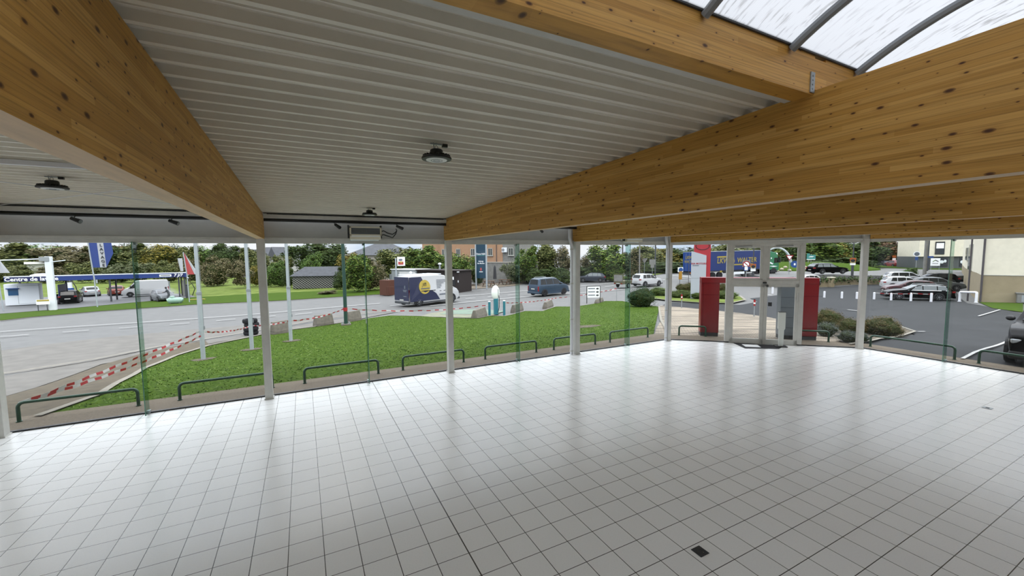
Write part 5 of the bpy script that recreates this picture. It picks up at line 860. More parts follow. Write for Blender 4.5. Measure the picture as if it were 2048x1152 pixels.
KX = -.24*w_; MB().box((KX, -.03, 1.55), (.8, .06, .75)).build('payment_panel', 'screen_blue', t); MB().box((KX, -.14, 1.98), (1.0, .3, .1)).build('panel_hood', 'sign_blue', t); MB().box((.44*w_, -.02, 2.05), (.12, .03, .14)).build('lamp', 'dark_grey', t); MB().box((KX, -.02, 1.1), (.95, .03, .1)).build('shelf', 'kiosk_white', t)
MB().lathe([(.9, 0), (.95, .15), (.5, .32), (.05, .34)], 16).build('roof_cowl', 'kiosk_white', thing('roof_cowl_unit', 'small white cowl on the canopy roof above the kiosk', 'vent', Vector((CA.x, CA.y, zg+ztop))+Vector((d.x, d.y, 0))*2.6+Vector((-d.y, d.x, 0))*1.2), True)
# camera post, menu board, flags, tank
p = G(107, 620); t = thing('camera_post', 'thick white square mast with a floodlight arm beside the kiosk', 'mast', p, WRZ); hh = hz(p, 513)-p.z; MB().box((0, 0, hh/2), (.50, .45, hh)).build('shaft', 'kiosk_white', t, bevel=.02)
MB().bar((-3.6, 0, hh-.35), (.3, 0, hh-.2), .1).build('arm', 'kiosk_white', t); MB().box((-.25, -.1, hh-.25), (.7, .4, .45)).build('camera_box', 'cabin_grey', t); MB().ball((-3.8, 0, hh-.15), (.35, .3, .2)).build('floodlight', 'lamp_white', t, True); MB().bar((.2, 0, hh-.55), (1.2, 0, hh-.4), .08).build('short_arm', 'kiosk_white', t)
p = G(88, 622); t = thing('menu_board', 'small white sign board with a yellow header on two legs before the mast', 'sign', p, WRZ); z0 = hz(p, 609)-p.z; z1 = hz(p, 599)-p.z; MB().box((0, 0, (z0+z1)/2), (.95, .06, z1-z0)).build('board', 'sign_white', t); MB().box((.0, -.035, z1-.1), (.85, .02, .16)).build('header', 'van_yellow', t)
for s in (-.38, .25): MB().bar((s, 0, -.05), (s, .02, z0), .06).build('leg', 'dark_grey', t)
def cloth(P, m, name, parent, th=.02, amp=.05):
    """waving cloth: P(u,v)->(x,z) in local frame"""
    n, k = 10, 8; B = MB(); V = []
    for i in range(n+1):
        for j in range(k+1):
            x, z = P(i/n, j/k); V.append((x, amp*math.sin(6*i/n+2*j/k)*(i/n), z))
    N_ = len(V); W_ = [(x, y+th, z) for x, y, z in V]; f = lambda i, j: i*(k+1)+j
    F_ = [(f(i, j), f(i+1, j), f(i+1, j+1), f(i, j+1)) for i in range(n) for j in range(k)]; F_ += [tuple(N_+a for a in q[::-1]) for q in F_]
    F_ += [(f(i, 0), f(i+1, 0), N_+f(i+1, 0), N_+f(i, 0)) for i in range(n)]+[(f(i, k), f(i+1, k), N_+f(i+1, k), N_+f(i, k)) for i in range(n)]+[(f(0, j), f(0, j+1), N_+f(0, j+1), N_+f(0, j)) for j in range(k)]+[(f(n, j), f(n, j+1), N_+f(n, j+1), N_+f(n, j)) for j in range(k)]
    return B.add(V+W_, F_).build(name, m, parent, True)
p = G(195, 614); t = thing('flag', 'blue and white vertical flag lettered LAVAGE on a white pole', 'flag', p, WRZ); zt_ = hz(p, 486)-p.z; zb_ = hz(p, 538)-p.z; MB().tube([(0, 0, 0), (-.05, 0, 3), (-.32, 0, zt_+.6)], .06, 10).build('pole', 'pole_white', t, True); x0 = -.25; hw_ = zt_-zb_
MB().cyl((.12, 0, 2.6), (.12, 0, 2.95), .07, n=10).build('halyard_knot', 'pole_white', t)
for u0, u1, m in ((0, .62, 'flag_blue'), (.62, 1.12, 'flag_white'), (1.12, 1.75, 'flag_blue')): cloth(lambda u, v, u0=u0, u1=u1: (x0+.02+u0+(u1-u0)*u+.1*v, zt_+.15-hw_*v*(1 if u0 < 1 else (1-.55*u))), m, 'cloth', t, .02, .02)
for i, ch_ in enumerate('LAVAGE'): text('lettering', ch_, .42, 'ink', t, (x0+.95+.1*(i/6), -.06, zt_-.25-i*(hw_-.55)/5.2), (PI/2, 0, 0), .006, bold=.008)
p = G(379, 604); t = thing('flag', 'red and white feather flag on a white pole beside the mint tank', 'flag', p, WRZ); zt_ = hz(p, 506)-p.z; zb_ = hz(p, 549)-p.z; MB().tube([(0, 0, 0), (-.05, 0, zb_), (-.25, 0, zt_+.1)], .055, 10).build('pole', 'pole_white', t, True)
cloth(lambda u, v: (-.22+.18*v+u*(.06+.62*v), zt_-(zt_-zb_)*v), 'flag_red', 'cloth', t, .02, .03); cloth(lambda u, v: (-.15+.8*v+u*.38*v-.0, zt_-(zt_-zb_)*v), 'flag_white', 'cloth', t, .02, .03); cloth(lambda u, v: (-.25-.45*u*(1-v*.4)-.1, zt_-.6-(zt_-zb_-1.0)*v), 'flag_white', 'cloth', t, .02, .05)
MB().lathe([(.05, zb_-.5), (.12, zb_-.4), (.05, zb_-.3)], 8).build('weight', 'pole_white', t, True)
p = onD(-4, 520, 42); p.z = T(p.x, p.y); t = thing('flag', 'white feather flag cut off by the frame edge before the kiosk', 'flag', p, WRZ); zt_ = hz(p, 514)-p.z; zb_ = hz(p, 546)-p.z; MB().tube([(0, 0, 0), (-.2, 0, zt_)], .055, 8).build('pole', 'pole_white', t, True); cloth(lambda u, v: (-.1+u*(.05+.75*v), zt_-(zt_-zb_)*v), 'flag_white', 'cloth', t)
p = G(351, 607); t = thing('gas_tank', 'mint green domed gas tank sunk in the grass verge', 'tank', p, WRZ-.15); t.scale = (.85,)*3; MB().tube([(-.85, 0, .3), (-.78, 0, .36), (-.6, 0, .4), (.6, 0, .4), (.78, 0, .36), (.85, 0, .3)], [.05, .3, .42, .42, .3, .05], 18).build('vessel', 'tank_mint', t, True); MB().lathe([(.24, .7), (.24, .95), (.15, 1.02), (.03, 1.03)], 16, (-.3, 0, 0)).build('dome', 'tank_mint', t, True)
for x in (-.5, .5): MB().box((x, 0, .04), (.14, .6, .14)).build('saddle', 'concrete', t)
p = G(395, 600); tag(MB().tube([(p.x-.8+1.6*i/14, p.y+.35*math.sin(PI*i/14)-.2, T(p.x, p.y)+.08) for i in range(15)], .05, 8).build('yellow_hose', 'van_yellow', None, True), 'pale hose curled on the ground past the canopy end', 'hose')
# wash cars and the washing person
def away(x, y, turn=0): p = G(x, y); return p, math.atan2(p.y, p.x)+turn
p, rz = away(142, 608); p = p+Vector((p.x, p.y, 0)).normalized()*2; p.z = T(p.x, p.y); car('hatchback', 'suv', 'black_paint', 'black car with its door open at the wash, tail towards us', p, rz-.12, scale=.98, door=True)
p, rz = away(181, 592); p.z = T(p.x, p.y); car('saloon_car', 'hatch', 'silver_paint', 'silver car under the canopy beside the black car', p, rz+.12)
p, rz = away(233, 590); p.z = T(p.x, p.y); car('coupe_car', 'hatch', 'orange_paint', 'burnt orange car at the meadow edge behind the canopy', p, rz+.05)
p = onD(287, 520, 58); p.z = -2.15; car('panel_van', 'van', 'white_car', 'white panel van with open rear doors at the wash', p, WRZ+PI+.1, scale=.9, cat='van', sill='dark_grey')
q = p+Vector((math.cos(WRZ+.22), math.sin(WRZ+.22), 0))*2.7; k = thing('van_door', 'open grey rear door of the white panel van', 'van door', q, WRZ-.35); MB().box((.0, -.5, 1.15), (.05, .9, 1.55)).build('panel', 'mid_grey', k, bevel=.02); k.parent = None
p = onD(320, 520, 50); p.z = T(p.x, p.y); car('hatchback', 'hatch', 'grey_paint', 'grey car being jet washed in the spray', p, facing(p, PI+.25), scale=.95)
PW = p
def person(p, rz):
    t = thing('person', 'person in grey clothes bending forward with a spray lance at the wash', 'person', p, rz); J = dict(pel=(0, 0, .92), sp=(.06, 0, 1.12), ch_=(.14, 0, 1.32), nk=(.2, 0, 1.45), hd=(.24, 0, 1.56), ht=(.25, 0, 1.66), ls=(.14, .17, 1.38), le=(.30, .22, 1.15), lw=(.50, .12, 1.12), rs=(.14, -.17, 1.38), re=(.26, -.22, 1.14), rw=(.48, -.10, 1.10), lh=(0, .1, .88), lk=(.10, .12, .48), la=(.02, .12, .08), lf=(.16, .13, .05), rh=(0, -.1, .88), rk=(.0, -.12, .47), ra=(-.14, -.12, .09), rf=(.0, -.13, .05))
    R = dict(pel=.14, sp=.135, ch_=.15, nk=.06, hd=.095, ht=.085, ls=.07, le=.05, lw=.035, rs=.07, re=.05, rw=.035, lh=.1, lk=.065, la=.045, lf=.045, rh=.1, rk=.065, ra=.045, rf=.045)
    E = [('pel', 'sp'), ('sp', 'ch_'), ('ch_', 'nk'), ('nk', 'hd'), ('hd', 'ht'), ('ch_', 'ls'), ('ls', 'le'), ('le', 'lw'), ('ch_', 'rs'), ('rs', 're'), ('re', 'rw'), ('pel', 'lh'), ('lh', 'lk'), ('lk', 'la'), ('la', 'lf'), ('pel', 'rh'), ('rh', 'rk'), ('rk', 'ra'), ('ra', 'rf')]
    K = list(J); me = bpy.data.meshes.new('body'); me.from_pydata([J[k] for k in K], [(K.index(a), K.index(b)) for a, b in E], []); me.materials.append(MATS['cloth_grey']); o = bpy.data.objects.new('body', me); C.objects.link(o); o.parent = t
    o.modifiers.new('skin', 'SKIN'); o.modifiers.new('sub', 'SUBSURF').render_levels = 2
    for k, v in zip(K, me.skin_vertices[0].data): v.radius = (R[k], R[k])
    me.skin_vertices[0].data[0].use_root = True
    MB().ball((.265, 0, 1.62), (.09, .078, .105), 14, 10).build('face', 'skin', t, True); MB().ball((.245, 0, 1.655), (.105, .092, .1), 14, 10).build('hair', 'hair_dark', t, True)
    f = MB(); f.ball((.352, 0, 1.61), (.022, .014, .02), 8, 6); [f.ball((.338, s*.03, 1.635), .009, 6, 5) for s in (-1, 1)]; f.box((.338, 0, 1.575), (.012, .035, .008)); f.build('features', 'hair_dark', t)
    for s in (-1, 1):
        h = MB(); h.ball((.52, s*.105, 1.11), (.045, .02, .04), 8, 6); [h.tube([(.53, s*.10, 1.11+.018*(i-1.5)), (.57, s*.09, 1.105+.018*(i-1.5)), (.585, s*.06, 1.10+.016*(i-1.5))], .009, 6) for i in range(4)]; h.tube([(.51, s*.09, 1.14), (.54, s*.07, 1.15)], .01, 6); h.build('hand', 'skin', t, True)
        MB().ball(((.13 if s > 0 else -.03), s*.128, .045), (.13, .05, .05), 10, 6).build('shoe', 'rubber', t, True)
    return t
p = onD(332.5, 520, 49); p.z = T(p.x, p.y); PP = p; person(p, WRZ+PI-.1)
L0_ = PP+Vector((math.cos(WRZ+PI), math.sin(WRZ+PI), 0))*.3+Vector((0, 0, 1.1)); tag(MB().tube([L0_, L0_+Vector((math.cos(WRZ+PI), math.sin(WRZ+PI), -.15))*.95], .015, 6).build('spray_lance', 'black_metal', None, True), 'black spray lance held by the person at the wash', 'lance')
g = G_('water_mist'); N, L = g.N, g.L; N.remove(g.b); vol = N.new('ShaderNodeVolumePrincipled'); vol.inputs['Density'].default_value = .2; vol.inputs['Color'].default_value = (.95, .95, .97, 1)
gd = N.new('ShaderNodeTexGradient'); gd.gradient_type = 'SPHERICAL'; L.new(g.tc.outputs['Object'], gd.inputs[0]); L.new(g.math('MULTIPLY', gd.outputs[0], .8), vol.inputs['Density']); L.new(vol.outputs[0], N['Material Output'].inputs[1])
c = PW+Vector((math.cos(WRZ), math.sin(WRZ), 0))*.3+Vector((math.sin(WRZ), -math.cos(WRZ), 0))*1.0+Vector((0, 0, .95)); o = MB().ball((0, 0, 0), 1, 20, 12).build('spray_mist', 'water_mist', None, True, c); o.scale = (1.6, .9, .85); tag(o, 'white water spray drifting over the grey car', 'mist', None, 'stuff')
# vacuum post and barrel
p = G(376, 596); t = thing('vacuum_post', 'dark grey vacuum post standing behind the canopy end', 'vacuum', p); MB().cyl((0, 0, 0), (0, 0, 1.7), .22, .18, 14).build('drum', 'dark_grey', t, True); MB().tube([(.1, 0, 1.6), (.5, 0, 1.9), (.8, 0, 1.2), (.5, -.1, .3)], .05, 8).build('hose', 'black_metal', t, True); MB().ball((0, 0, 1.7), (.2, .2, .16)).build('lid', 'black_plastic', t, True)
p = G(142, 594); t = thing('vacuum_post', 'blue and white vacuum station behind the black wash car', 'vacuum', p); MB().cyl((0, 0, 0), (0, 0, 1.3), .4, n=14).build('drum', 'sign_blue', t, True); MB().cyl((0, 0, 1.3), (0, 0, 2.1), .25, n=14).build('filter', 'kiosk_white', t, True); MB().tube([(-.5, 0, 1.0), (-.55, 0, 1.9), (-.2, 0, 2.3), (.3, 0, 2.2), (.6, 0, 1.5), (.7, 0, .8)], .06, 8).build('hose', 'black_metal', t, True); MB().cyl((0, .1, 2.1), (0, .1, 3.2), .04).build('mast', 'mid_grey', t)
strip('drain_grate', gp((223, 601), (252, 599)), .5, 'black_metal', .03, 'dark drain grate in the wet forecourt')
strip('painted_sheen', gp((160, 603), (330, 594)), .9, 'cabin_grey', .012, 'pale strip painted as wet sheen on the wash forecourt')  # sheen on the wet ground painted as a pale strip
# ================================================================ BUILDINGS AND SIGNS
def house(x, D, w, dpt, ztop_y, rz, wall, roof, label, rise=2.0, hip=False, chim=0, base=None, name='house'):
    p = onD(x, 510, D); p.z = T(p.x, p.y) if base is None else base; h = hz(p, ztop_y)-p.z; t = thing(name, label, 'house', p, rz); MB().box((0, 0, h/2), (w, dpt, h)).build('walls', wall, t)
    o = .4; b = MB(); i = w/2-(dpt/2 if hip else 0); i = max(i, .3)
    b.add([(-w/2-o, -dpt/2-o, h), (w/2+o, -dpt/2-o, h), (w/2+o, dpt/2+o, h), (-w/2-o, dpt/2+o, h), (-i-(0 if hip else o), 0, h+rise), (i+(0 if hip else o), 0, h+rise)], [(3, 2, 1, 0), (0, 1, 5, 4), (2, 3, 4, 5), (1, 2, 5), (3, 0, 4)]); b.build('roof', roof, t)
    for k in range(chim): MB().box((-w*.25+k*w*.4, 0, h+rise*.8), (.7, .6, 1.5)).build('chimney', wall, t)
    return t, h
# far roofs above the thicket
house(143, 150, 9, 7, 519, .2, 'render_pale', 'roof_tile', 'distant house with a red roof between mast and flag', 1.5); house(76, 112, 4.5, 4, 528, .4, 'render_white', 'render_white', 'distant long white shed between mast and kiosk', .6); house(243, 140, 9, 7, 510, .3, 'render_pale', 'roof_tile', 'distant house with a pink gable past the lavage flag', 3.0)
house(458, 165, 10, 9, 508, .3, 'render_pale', 'slate', 'distant grey roofed house between the flagpoles', 2.6); house(545, 150, 9, 8, 514, -.2, 'render_white', 'slate', 'distant grey roofed house beside the flagpole pillar', 3.6, chim=1); house(568, 140, 7, 7, 514, .4, 'render_white', 'slate', 'distant steep grey roof beside the third flagpole', 3.4); house(528, 170, 8, 8, 511, .1, 'render_pale', 'slate', 'distant grey roof glimpsed past the pillar', 2.5)
t, h = house(768, 88, 13, 10, 510.5, -.35, 'render_pale', 'slate', 'house with a slate hip roof behind the snack cabin', 2.6, True); f = MB().box((-1.8, -5.03, h-1.5), (1.1, .05, 1.3)).build('window', 'window_dark', t); MB().box((-1.8, -5.06, h-1.5), (.06, .03, 1.3)).build('sash', 'render_white', f)
# lattice shed
p = G(632, 577); t = thing('lattice_shed', 'low shed with grey slate roof and white lattice wall on the meadow edge', 'shed', p, -.47+.1); zt_ = hz(p, 552)-p.z; zr = hz(p, 535)-p.z; w = 6.9
MB().box((0, 1.6, zt_/2), (w, 3, zt_)).build('walls', 'dark_grey', t); b = MB(); b.add([(-w/2-.3, -.3, zt_), (w/2+.3, -.3, zt_), (w/2+.3, 3.5, zt_), (-w/2-.3, 3.5, zt_), (-w/2+1.3, 1.6, zr+.1), (w/2-.1, 1.6, zr+.1)], [(3, 2, 1, 0), (0, 1, 5, 4), (2, 3, 4, 5), (1, 2, 5), (3, 0, 4)]); b.build('roof', 'slate', t)
l_ = MB(); n = 15
for i in range(-5, n+1):
    for s in (1, -1):
        xa = -w/2+w*i/n; xb = xa+zt_*1.2; a_ = [xa, .05]; e_ = [xb, zt_*.95]
        if s < 0: a_[1], e_[1] = e_[1], a_[1]
        lo, hi = max(xa, -w/2), min(xb, w/2)
        if hi-lo < .1: continue
        za_ = a_[1]+(e_[1]-a_[1])*(lo-xa)/(xb-xa); zb_ = a_[1]+(e_[1]-a_[1])*(hi-xa)/(xb-xa); l_.bar((lo, .02+.015*s, za_), (hi, .02+.015*s, zb_), .15, .02)
l_.build('lattice', 'render_white', t)
# snack cabin: grey unit, dark wooden cabin, brown box, rack, sign
SRZ = WRZ*.4-.28
p = G(800, 580); p = onD(812, 520, 54); p.z = T(p.x, p.y); a_ = onD(920, 520, 49.5); d = (a_-p).to_2d().normalized(); SRZ = math.atan2(d.y, d.x)
t = thing('snack_cabin', 'grey snack cabin with hatch and rolled roof edge behind the van', 'cabin', p, SRZ); z1 = hz(p, 540)-p.z; MB().box((-.6, 1.4, z1/2), (4.6, 2.6, z1)).build('body', 'cabin_grey', t, bevel=.04); MB().box((-.6, 1.4, z1+.05), (4.8, 2.8, .1)).build('roof_edge', 'kiosk_white', t); k = MB().box((.1, .07, z1*.66), (2.9, .05, z1*.5)).build('hatch', 'white_panel', t); MB().ball((.8, -.02, z1*.86), (.28, .06, .22)).build('wall_lamp', 'lamp_white', k, True); MB().box((.2, .03, z1*.6), (.9, .03, .5)).build('counter', 'cabin_grey', k)
MB().box((-3.1, .8, z1*.62), (1.0, .8, .8)).build('condenser', 'mid_grey', t); MB().box((-2.95, .3, z1*.35), (.6, .5, .7)).build('gas_box', 'kiosk_white', t)
q = p+Vector((d.x, d.y, 0))*1.9; t = thing('wooden_cabin', 'dark brown wooden cabin with notices beside the grey snack cabin', 'cabin', q, SRZ); L_ = (a_-q).to_2d().length-.3; z1 = hz(a_, 542)-q.z; MB().box((L_/2, 1.4, z1/2), (L_, 2.6, z1)).build('planked_walls', 'wood_dark', t); b = MB(); b.hull8([(-.1, -.2, z1), (L_+.2, -.2, z1-.02), (L_+.2, 2.9, z1-.02), (-.1, 2.9, z1)], [(-.1, -.2, z1+.12), (L_+.2, -.2, z1+.08), (L_+.2, 2.9, z1+.08), (-.1, 2.9, z1+.12)]); b.build('roof', 'wood_dark', t); MB().cyl((L_*.42, 1.2, z1), (L_*.42, 1.2, z1+.75), .12, n=12).build('stovepipe', 'cabin_grey', t, True); MB().lathe([(.22, z1+.75), (.22, z1+.9), (.03, z1+.98)], 12, (L_*.42, 1.2, 0)).build('pipe_cowl', 'kiosk_white', t, True)
for x, z, w_, h_ in ((.86, .66, .36, .36), (.83, .82, .22, .22), (.985, .52, .1, .26)): MB().box((L_*x, .08, z1*z), (w_, .03, h_)).build('notice', 'sign_white', t)
MB().box((L_*.86, .08, z1*.45), (.8, .02, .7)).build('blackboard', 'ink', t); MB().ball((L_, -.05, z1-.12), (.2, .1, .1)).build('floodlight', 'lamp_white', t, True)
p = G(775, 590); tag(MB().box((0, 0, .9), (1.5, 1.0, 1.8)).build('bin_store', 'wood_brown', None, False, p, SRZ, .02), 'brown timber bin store beside the grey snack cabin', 'bin store')
p = G(785, 592); t = thing('bike_rack', 'brown metal crowd barrier in front of the timber bin store', 'barrier', p, SRZ+.1); MB().tube([(-.9, 0, 0), (-.9, 0, 1.05), (.9, 0, 1.05), (.9, 0, 0)], .025, 8).build('frame', 'wood_brown', t); k = MB(); [k.bar((-.8+.16*i, 0, .15), (-.8+.16*i, 0, 1.04), .018) for i in range(11)]; k.bar((-.9, 0, .15), (.9, 0, .15), .025); k.build('bars', 'wood_brown', t)
p = G(794, 602); t = thing('snack_sign', 'white light box sign with a chef drawing on a tall grey pole beside the van', 'sign', p, -.15); zt_ = hz(p, 514)-p.z; zb_ = hz(p, 532)-p.z; MB().tube([(0, 0, -.1), (0, 0, zt_-.1)], .07, 10).build('pole', 'pole_white', t, True); MB().box((.52, 0, (zt_+zb_)/2), (.75, .22, zt_-zb_)).build('light_box', 'sign_white', t, bevel=.02); MB().box((.48, -.115, zb_+.28), (.5, .02, .3)).build('red_panel', 'flag_red', t); k = MB(); k.ball((.46, -.115, zt_-.3), (.2, .015, .1)); k.box((.5, -.115, zb_+.62), (.22, .02, .18)); k.build('drawing', 'ink_soft', t)
MB().ball((.52, -.115, zt_-.55), (.13, .015, .12)).build('yellow_mark', 'van_yellow', t)
# hotel: orange block with quoins, retaining wall
p = onD(880, 510, 80); q = onD(1040, 510, 72); d = (q-p).to_2d().normalized(); rz = math.atan2(d.y, d.x); zb_ = T(p.x, p.y); t = thing('orange_building', 'orange rendered hotel block with grey quoins behind the teal sign', 'building', (p.x, p.y, zb_), rz); Lb = (q-p).to_2d().length; z0 = hz(q, 529)-zb_; H_ = 14
MB().box((Lb*.40, 4, H_/2), (Lb*.80, 8, H_)).build('wall', 'render_orange', t); MB().box((Lb*.87, 4.0, H_/2), (Lb*.16, 7.9, H_)).build('grey_wing', 'stone_grey', t); MB().box((-2.6, 4.5, H_/2-1), (5.2, 7, H_-2)).build('pale_wing', 'render_orange', t); MB().box((Lb*.45, -.12, z0), (Lb, .25, .5)).build('plinth_band', 'render_pale', t)
k = MB(); zz = z0+.4; i = 0
while zz < H_: k.box((Lb*.555, -.06, zz), (.72 if i % 2 else .6, .14, .3)); zz += .42; i += 1
k.build('quoins', 'stone_grey', t)
for u in (.06, .25, .44, .655, .90):
    for zz in (z0+2.3, z0+5.3): f = MB().box((Lb*u, -.03, zz), (.85, .1, 1.25)).build('window', 'window_dark', t); s = MB(); [s.box((Lb*u+sx_, -.10, zz), (.12, .08, 1.3)) for sx_ in (-.42, 0, .42)]; s.box((Lb*u, -.12, zz-.7), (1.2, .2, .16)); s.box((Lb*u, -.1, zz+.62), (.95, .08, .1)); s.build('frame', 'render_white', f)
MB().tube([(Lb*.73, -.1, z0), (Lb*.73, -.1, H_)], .06, 8).build('rain_pipe', 'pipe_brown', t); a = MB().box((Lb*.83, -.25, z0+2.6), (.95, .4, .85)).build('air_conditioner', 'kiosk_white', t, bevel=.03); MB().cyl((Lb*.82, -.46, z0+2.6), (Lb*.82, -.47, z0+2.6), .28, n=16).build('fan_grille', 'mid_grey', a)
p = G(1000, 565); q = G(1056, 562); w_ = thing('stone_wall', 'grey rubble retaining wall below the orange building', 'wall', p, rz); MB().box((1, .3, 1.6), (11, .5, 3.2)).build('rubble', 'stone_grey', w_); MB().box((1, .3, 3.25), (11.2, .65, .14)).build('coping', 'render_pale', w_)
# teal pylon sign
p = G(963, 578); t = thing('pylon_sign', 'tall teal board sign lettered in white on two white posts', 'sign', p, SRZ+.2); z0 = hz(p, 556.5)-p.z; z1 = 8.2; wv = 1.33; MB().box((0, 0, (z0+z1)/2), (wv, .12, z1-z0)).build('board', 'teal_board', t)
for s in (-1, 1): MB().box((s*(wv/2+.09), 0, z1/2), (.17, .17, z1)).build('post', 'pole_white', t, bevel=.02)
for s_, y, sz in (('Dame Hallé', 508, .30), ('Auberge', 522.5, .24), ('des Moulins', 526.7, .24)): text('lettering', s_, sz, 'sign_white', t, (0, -.066, hz(p, y)-p.z), (PI/2, 0, 0), .004, sx=.88, bold=.004)
MB().box((0, -.064, hz(p, 511)-p.z), (1.1, .01, .06)).build('underline', 'sign_teal', t); k = MB().box((0, -.066, hz(p, 538.5)-p.z), (.22, .012, .36)).build('red_emblem', 'flag_red', t); MB().box((0, -.066, hz(p, 543.5)-p.z), (.5, .01, .08)).build('small_lettering', 'sign_white', t)
# picnic tables, planter, parasol
for x, y, l in ((978, 572.5, 'wooden picnic table beside the teal sign'), (1009, 569.5, 'wooden picnic table past the closed parasol')):
    p = G(x, y); t = thing('picnic_table', l, 'table', p, SRZ+.1, 'picnic tables on the terrace'); MB().box((0, 0, .75), (1.8, .75, .06)).build('top', 'table_wood', t)
    for s in (-1, 1):
        MB().box((0, s*.68, .44), (1.8, .26, .05)).build('bench', 'table_wood', t); k = MB(); k.bar((s*.6, -.75, .0), (s*.6, -.18, .74), .08); k.bar((s*.6, .75, .0), (s*.6, .18, .74), .08); k.bar((s*.6, -.75, .40), (s*.6, .75, .40), .07); k.build('leg_frame', 'table_wood', t)
p = G(938, 577); tag(MB().lathe([(.26, 0), (.34, .5), (.3, .5), (.28, .42), (.01, .42)], 14).build('planter', 'wood_dark', None, True, p), 'small dark planter at the foot of the teal sign', 'planter')
p = G(990, 571); t = thing('parasol', 'closed black parasol between the picnic tables', 'parasol', p); z1 = hz(p, 531)-p.z; MB().tube([(0, 0, 0), (0, 0, z1)], .03, 8).build('pole', 'mid_grey', t, True); MB().lathe([(.05, z1*.34), (.26, z1*.33), (.22, z1*.5), (.19, z1*.75), (.17, z1*.9), (.03, z1*1.01)], 14).build('folded_canopy', 'ink', t, True); MB().box((0, 0, .04), (.6, .6, .08)).build('base', 'concrete', t)
# cabinet, roadside frame, signs near the roundabout
p = G(1164, 561); t = thing('utility_cabinet', 'white metal utility cabinet behind the dark hatchback', 'cabinet', p, -.3); z1 = hz(p, 539)-p.z; MB().box((0, 0, z1/2), (1.05, .6, z1)).build('casing', 'cabin_grey', t, bevel=.02); MB().box((-.05, -.31, z1/2), (.8, .03, z1*.85)).build('door', 'white_panel', t)
def post(p, h, r, t, m='galvanised', nm='post'): return MB().tube([(0, 0, -.05), (0, 0, h)], r, 10).build(nm, m, t, True)
def gsign(name, x, D, zbase, label, parts, rz=None, r=.04, htop=None):
    p = onD(x, 520, D); p.z = zbase; t = thing(name, label, 'sign', p, facing(p, -PI/2) if rz is None else rz); post(p, hz(p, htop)-p.z, r, t); return t, p
def rim_sign(t, p, y, w, kind, m, m2=None):
    z = hz(p, y)-p.z
    if kind == 'disc':
        o = MB().cyl((0, -.05, z), (0, -.07, z), w/2, n=28).build('sign_plate', m, t)
        if m2: MB().cyl((0, -.071, z), (0, -.076, z), w*.36, n=24).build('sign_face', m2, o)
    elif kind == 'tri': 
        o = MB().prism([(-w/2, z+w*.4), (w/2, z+w*.4), (0, z-w*.47)], -.07, -.05, 'xz').build('sign_plate', m, t)
        if m2: MB().prism([(-w*.33, z+w*.28), (w*.33, z+w*.28), (0, z-w*.28)], -.076, -.071, 'xz').build('sign_face', m2, o)
    else:
        o = MB().box((0, -.06, z), (w[0], .02, w[1])).build('sign_plate', m, t)
        if m2: MB().box((0, -.072, z), (w[0]*.75, .006, w[1]*.7)).build('sign_face', m2, o)
    return o
t, p = gsign('road_sign', 1289, 67, -1.0, 'grey back of a triangular give way sign on the traffic island', 0, htop=519); rim_sign(t, p, 521.5, 1.0, 'tri', 'stone_grey')
t, p = gsign('road_sign', 1305, 66, -1.0, 'grey back of a square sign with a smaller plate on the traffic island', 0, htop=520); rim_sign(t, p, 524, (.95, .85), 'box', 'stone_grey'); rim_sign(t, p, 532.5, (.55, .5), 'box', 'stone_grey')
for x, D, zb_, l, m in ((1310.5, 68, -1.0, 'thin dark roadside lamp column beside the square sign', 'dark_grey'), (1279, 66, -1, 'grey utility pole among the roadside trees', 'stone_grey'), (1245, 72, -1.1, 'weathered pole at the end of the trees behind the trailer', 'pipe_brown')):
    p = onD(x, 520, D); p.z = zb_; t = thing('street_pole', l, 'pole', p); post(p, 9, .11, t, m, 'shaft'); MB().cyl((0, 0, -.05), (0, 0, .4), .16, n=12).build('foot', m, t, True)
p = G(1368, 571); t = thing('height_gauge', 'thin brown tubular frame standing before the truck rear', 'frame', p, -.25); zt_ = hz(p, 524)-p.z; w_ = 1.35; MB().tube([(-w_/2, 0, 0), (-w_/2, 0, zt_), (w_/2, 0, zt_), (w_/2, 0, 0)], .035, 8).build('tube', 'pipe_brown', t); MB().bar((-w_/2, 0, zt_*.27), (w_/2, 0, zt_*.27), .04).build('crossbar', 'pipe_brown', t)
p = onD(1361.5, 520, 52); p.z = hz(p, 559); t = thing('traffic_bollard', 'yellow traffic island bollard with a round arrow sign', 'bollard', p, -.4); MB().box((0, 0, .55), (.35, .25, 1.1)).build('base', 'bollard_yellow', t, bevel=.04); MB().cyl((0, -.08, 1.25), (0, -.12, 1.25), .27, n=24).build('arrow_sign', 'sign_blue', t); MB().box((0, .03, 1.25), (.62, .16, .62)).build('sign_box', 'sign_white', t)
# totem
p = G(1398, 584); p = onD(1400, 520, 36.5); p.z = T(p.x, p.y); t = thing('totem_sign', 'tall red and white dealer totem on the hedge island', 'sign', p, facing(p, -PI/2)+.12); z1 = 7.0; zz = lambda y: hz(p, y)-p.z
MB().box((.18, .12, z1/2), (1.35, .3, z1)).build('red_slab', 'totem_red', t); b = MB(); b.prism([(-.72, 0), (.50, 0), (.50, zz(511)), (-.72, zz(502))], -.16, -.03, 'xz'); b.build('white_slab', 'totem_white', t); text('lettering', 'KIA MOTORS', .21, 'sign_red', t, (-.10, -.168, zz(527.3)), (PI/2, 0, 0), .004, bold=.005); MB().box((-.36, -.165, zz(531)), (.52, .006, .07)).build('small_lettering', 'ink_soft', t)
MB().tube([(.18+.55*math.cos(a), -.04, zz(492)+.32*math.sin(a)) for a in [2*PI*i/32 for i in range(33)]], .03, 8).build('oval_emblem', 'maroon_paint', t, True); MB().box((-.1, -.165, zz(556)), (1.2, .006, .02)).build('joint', 'mid_grey', t)
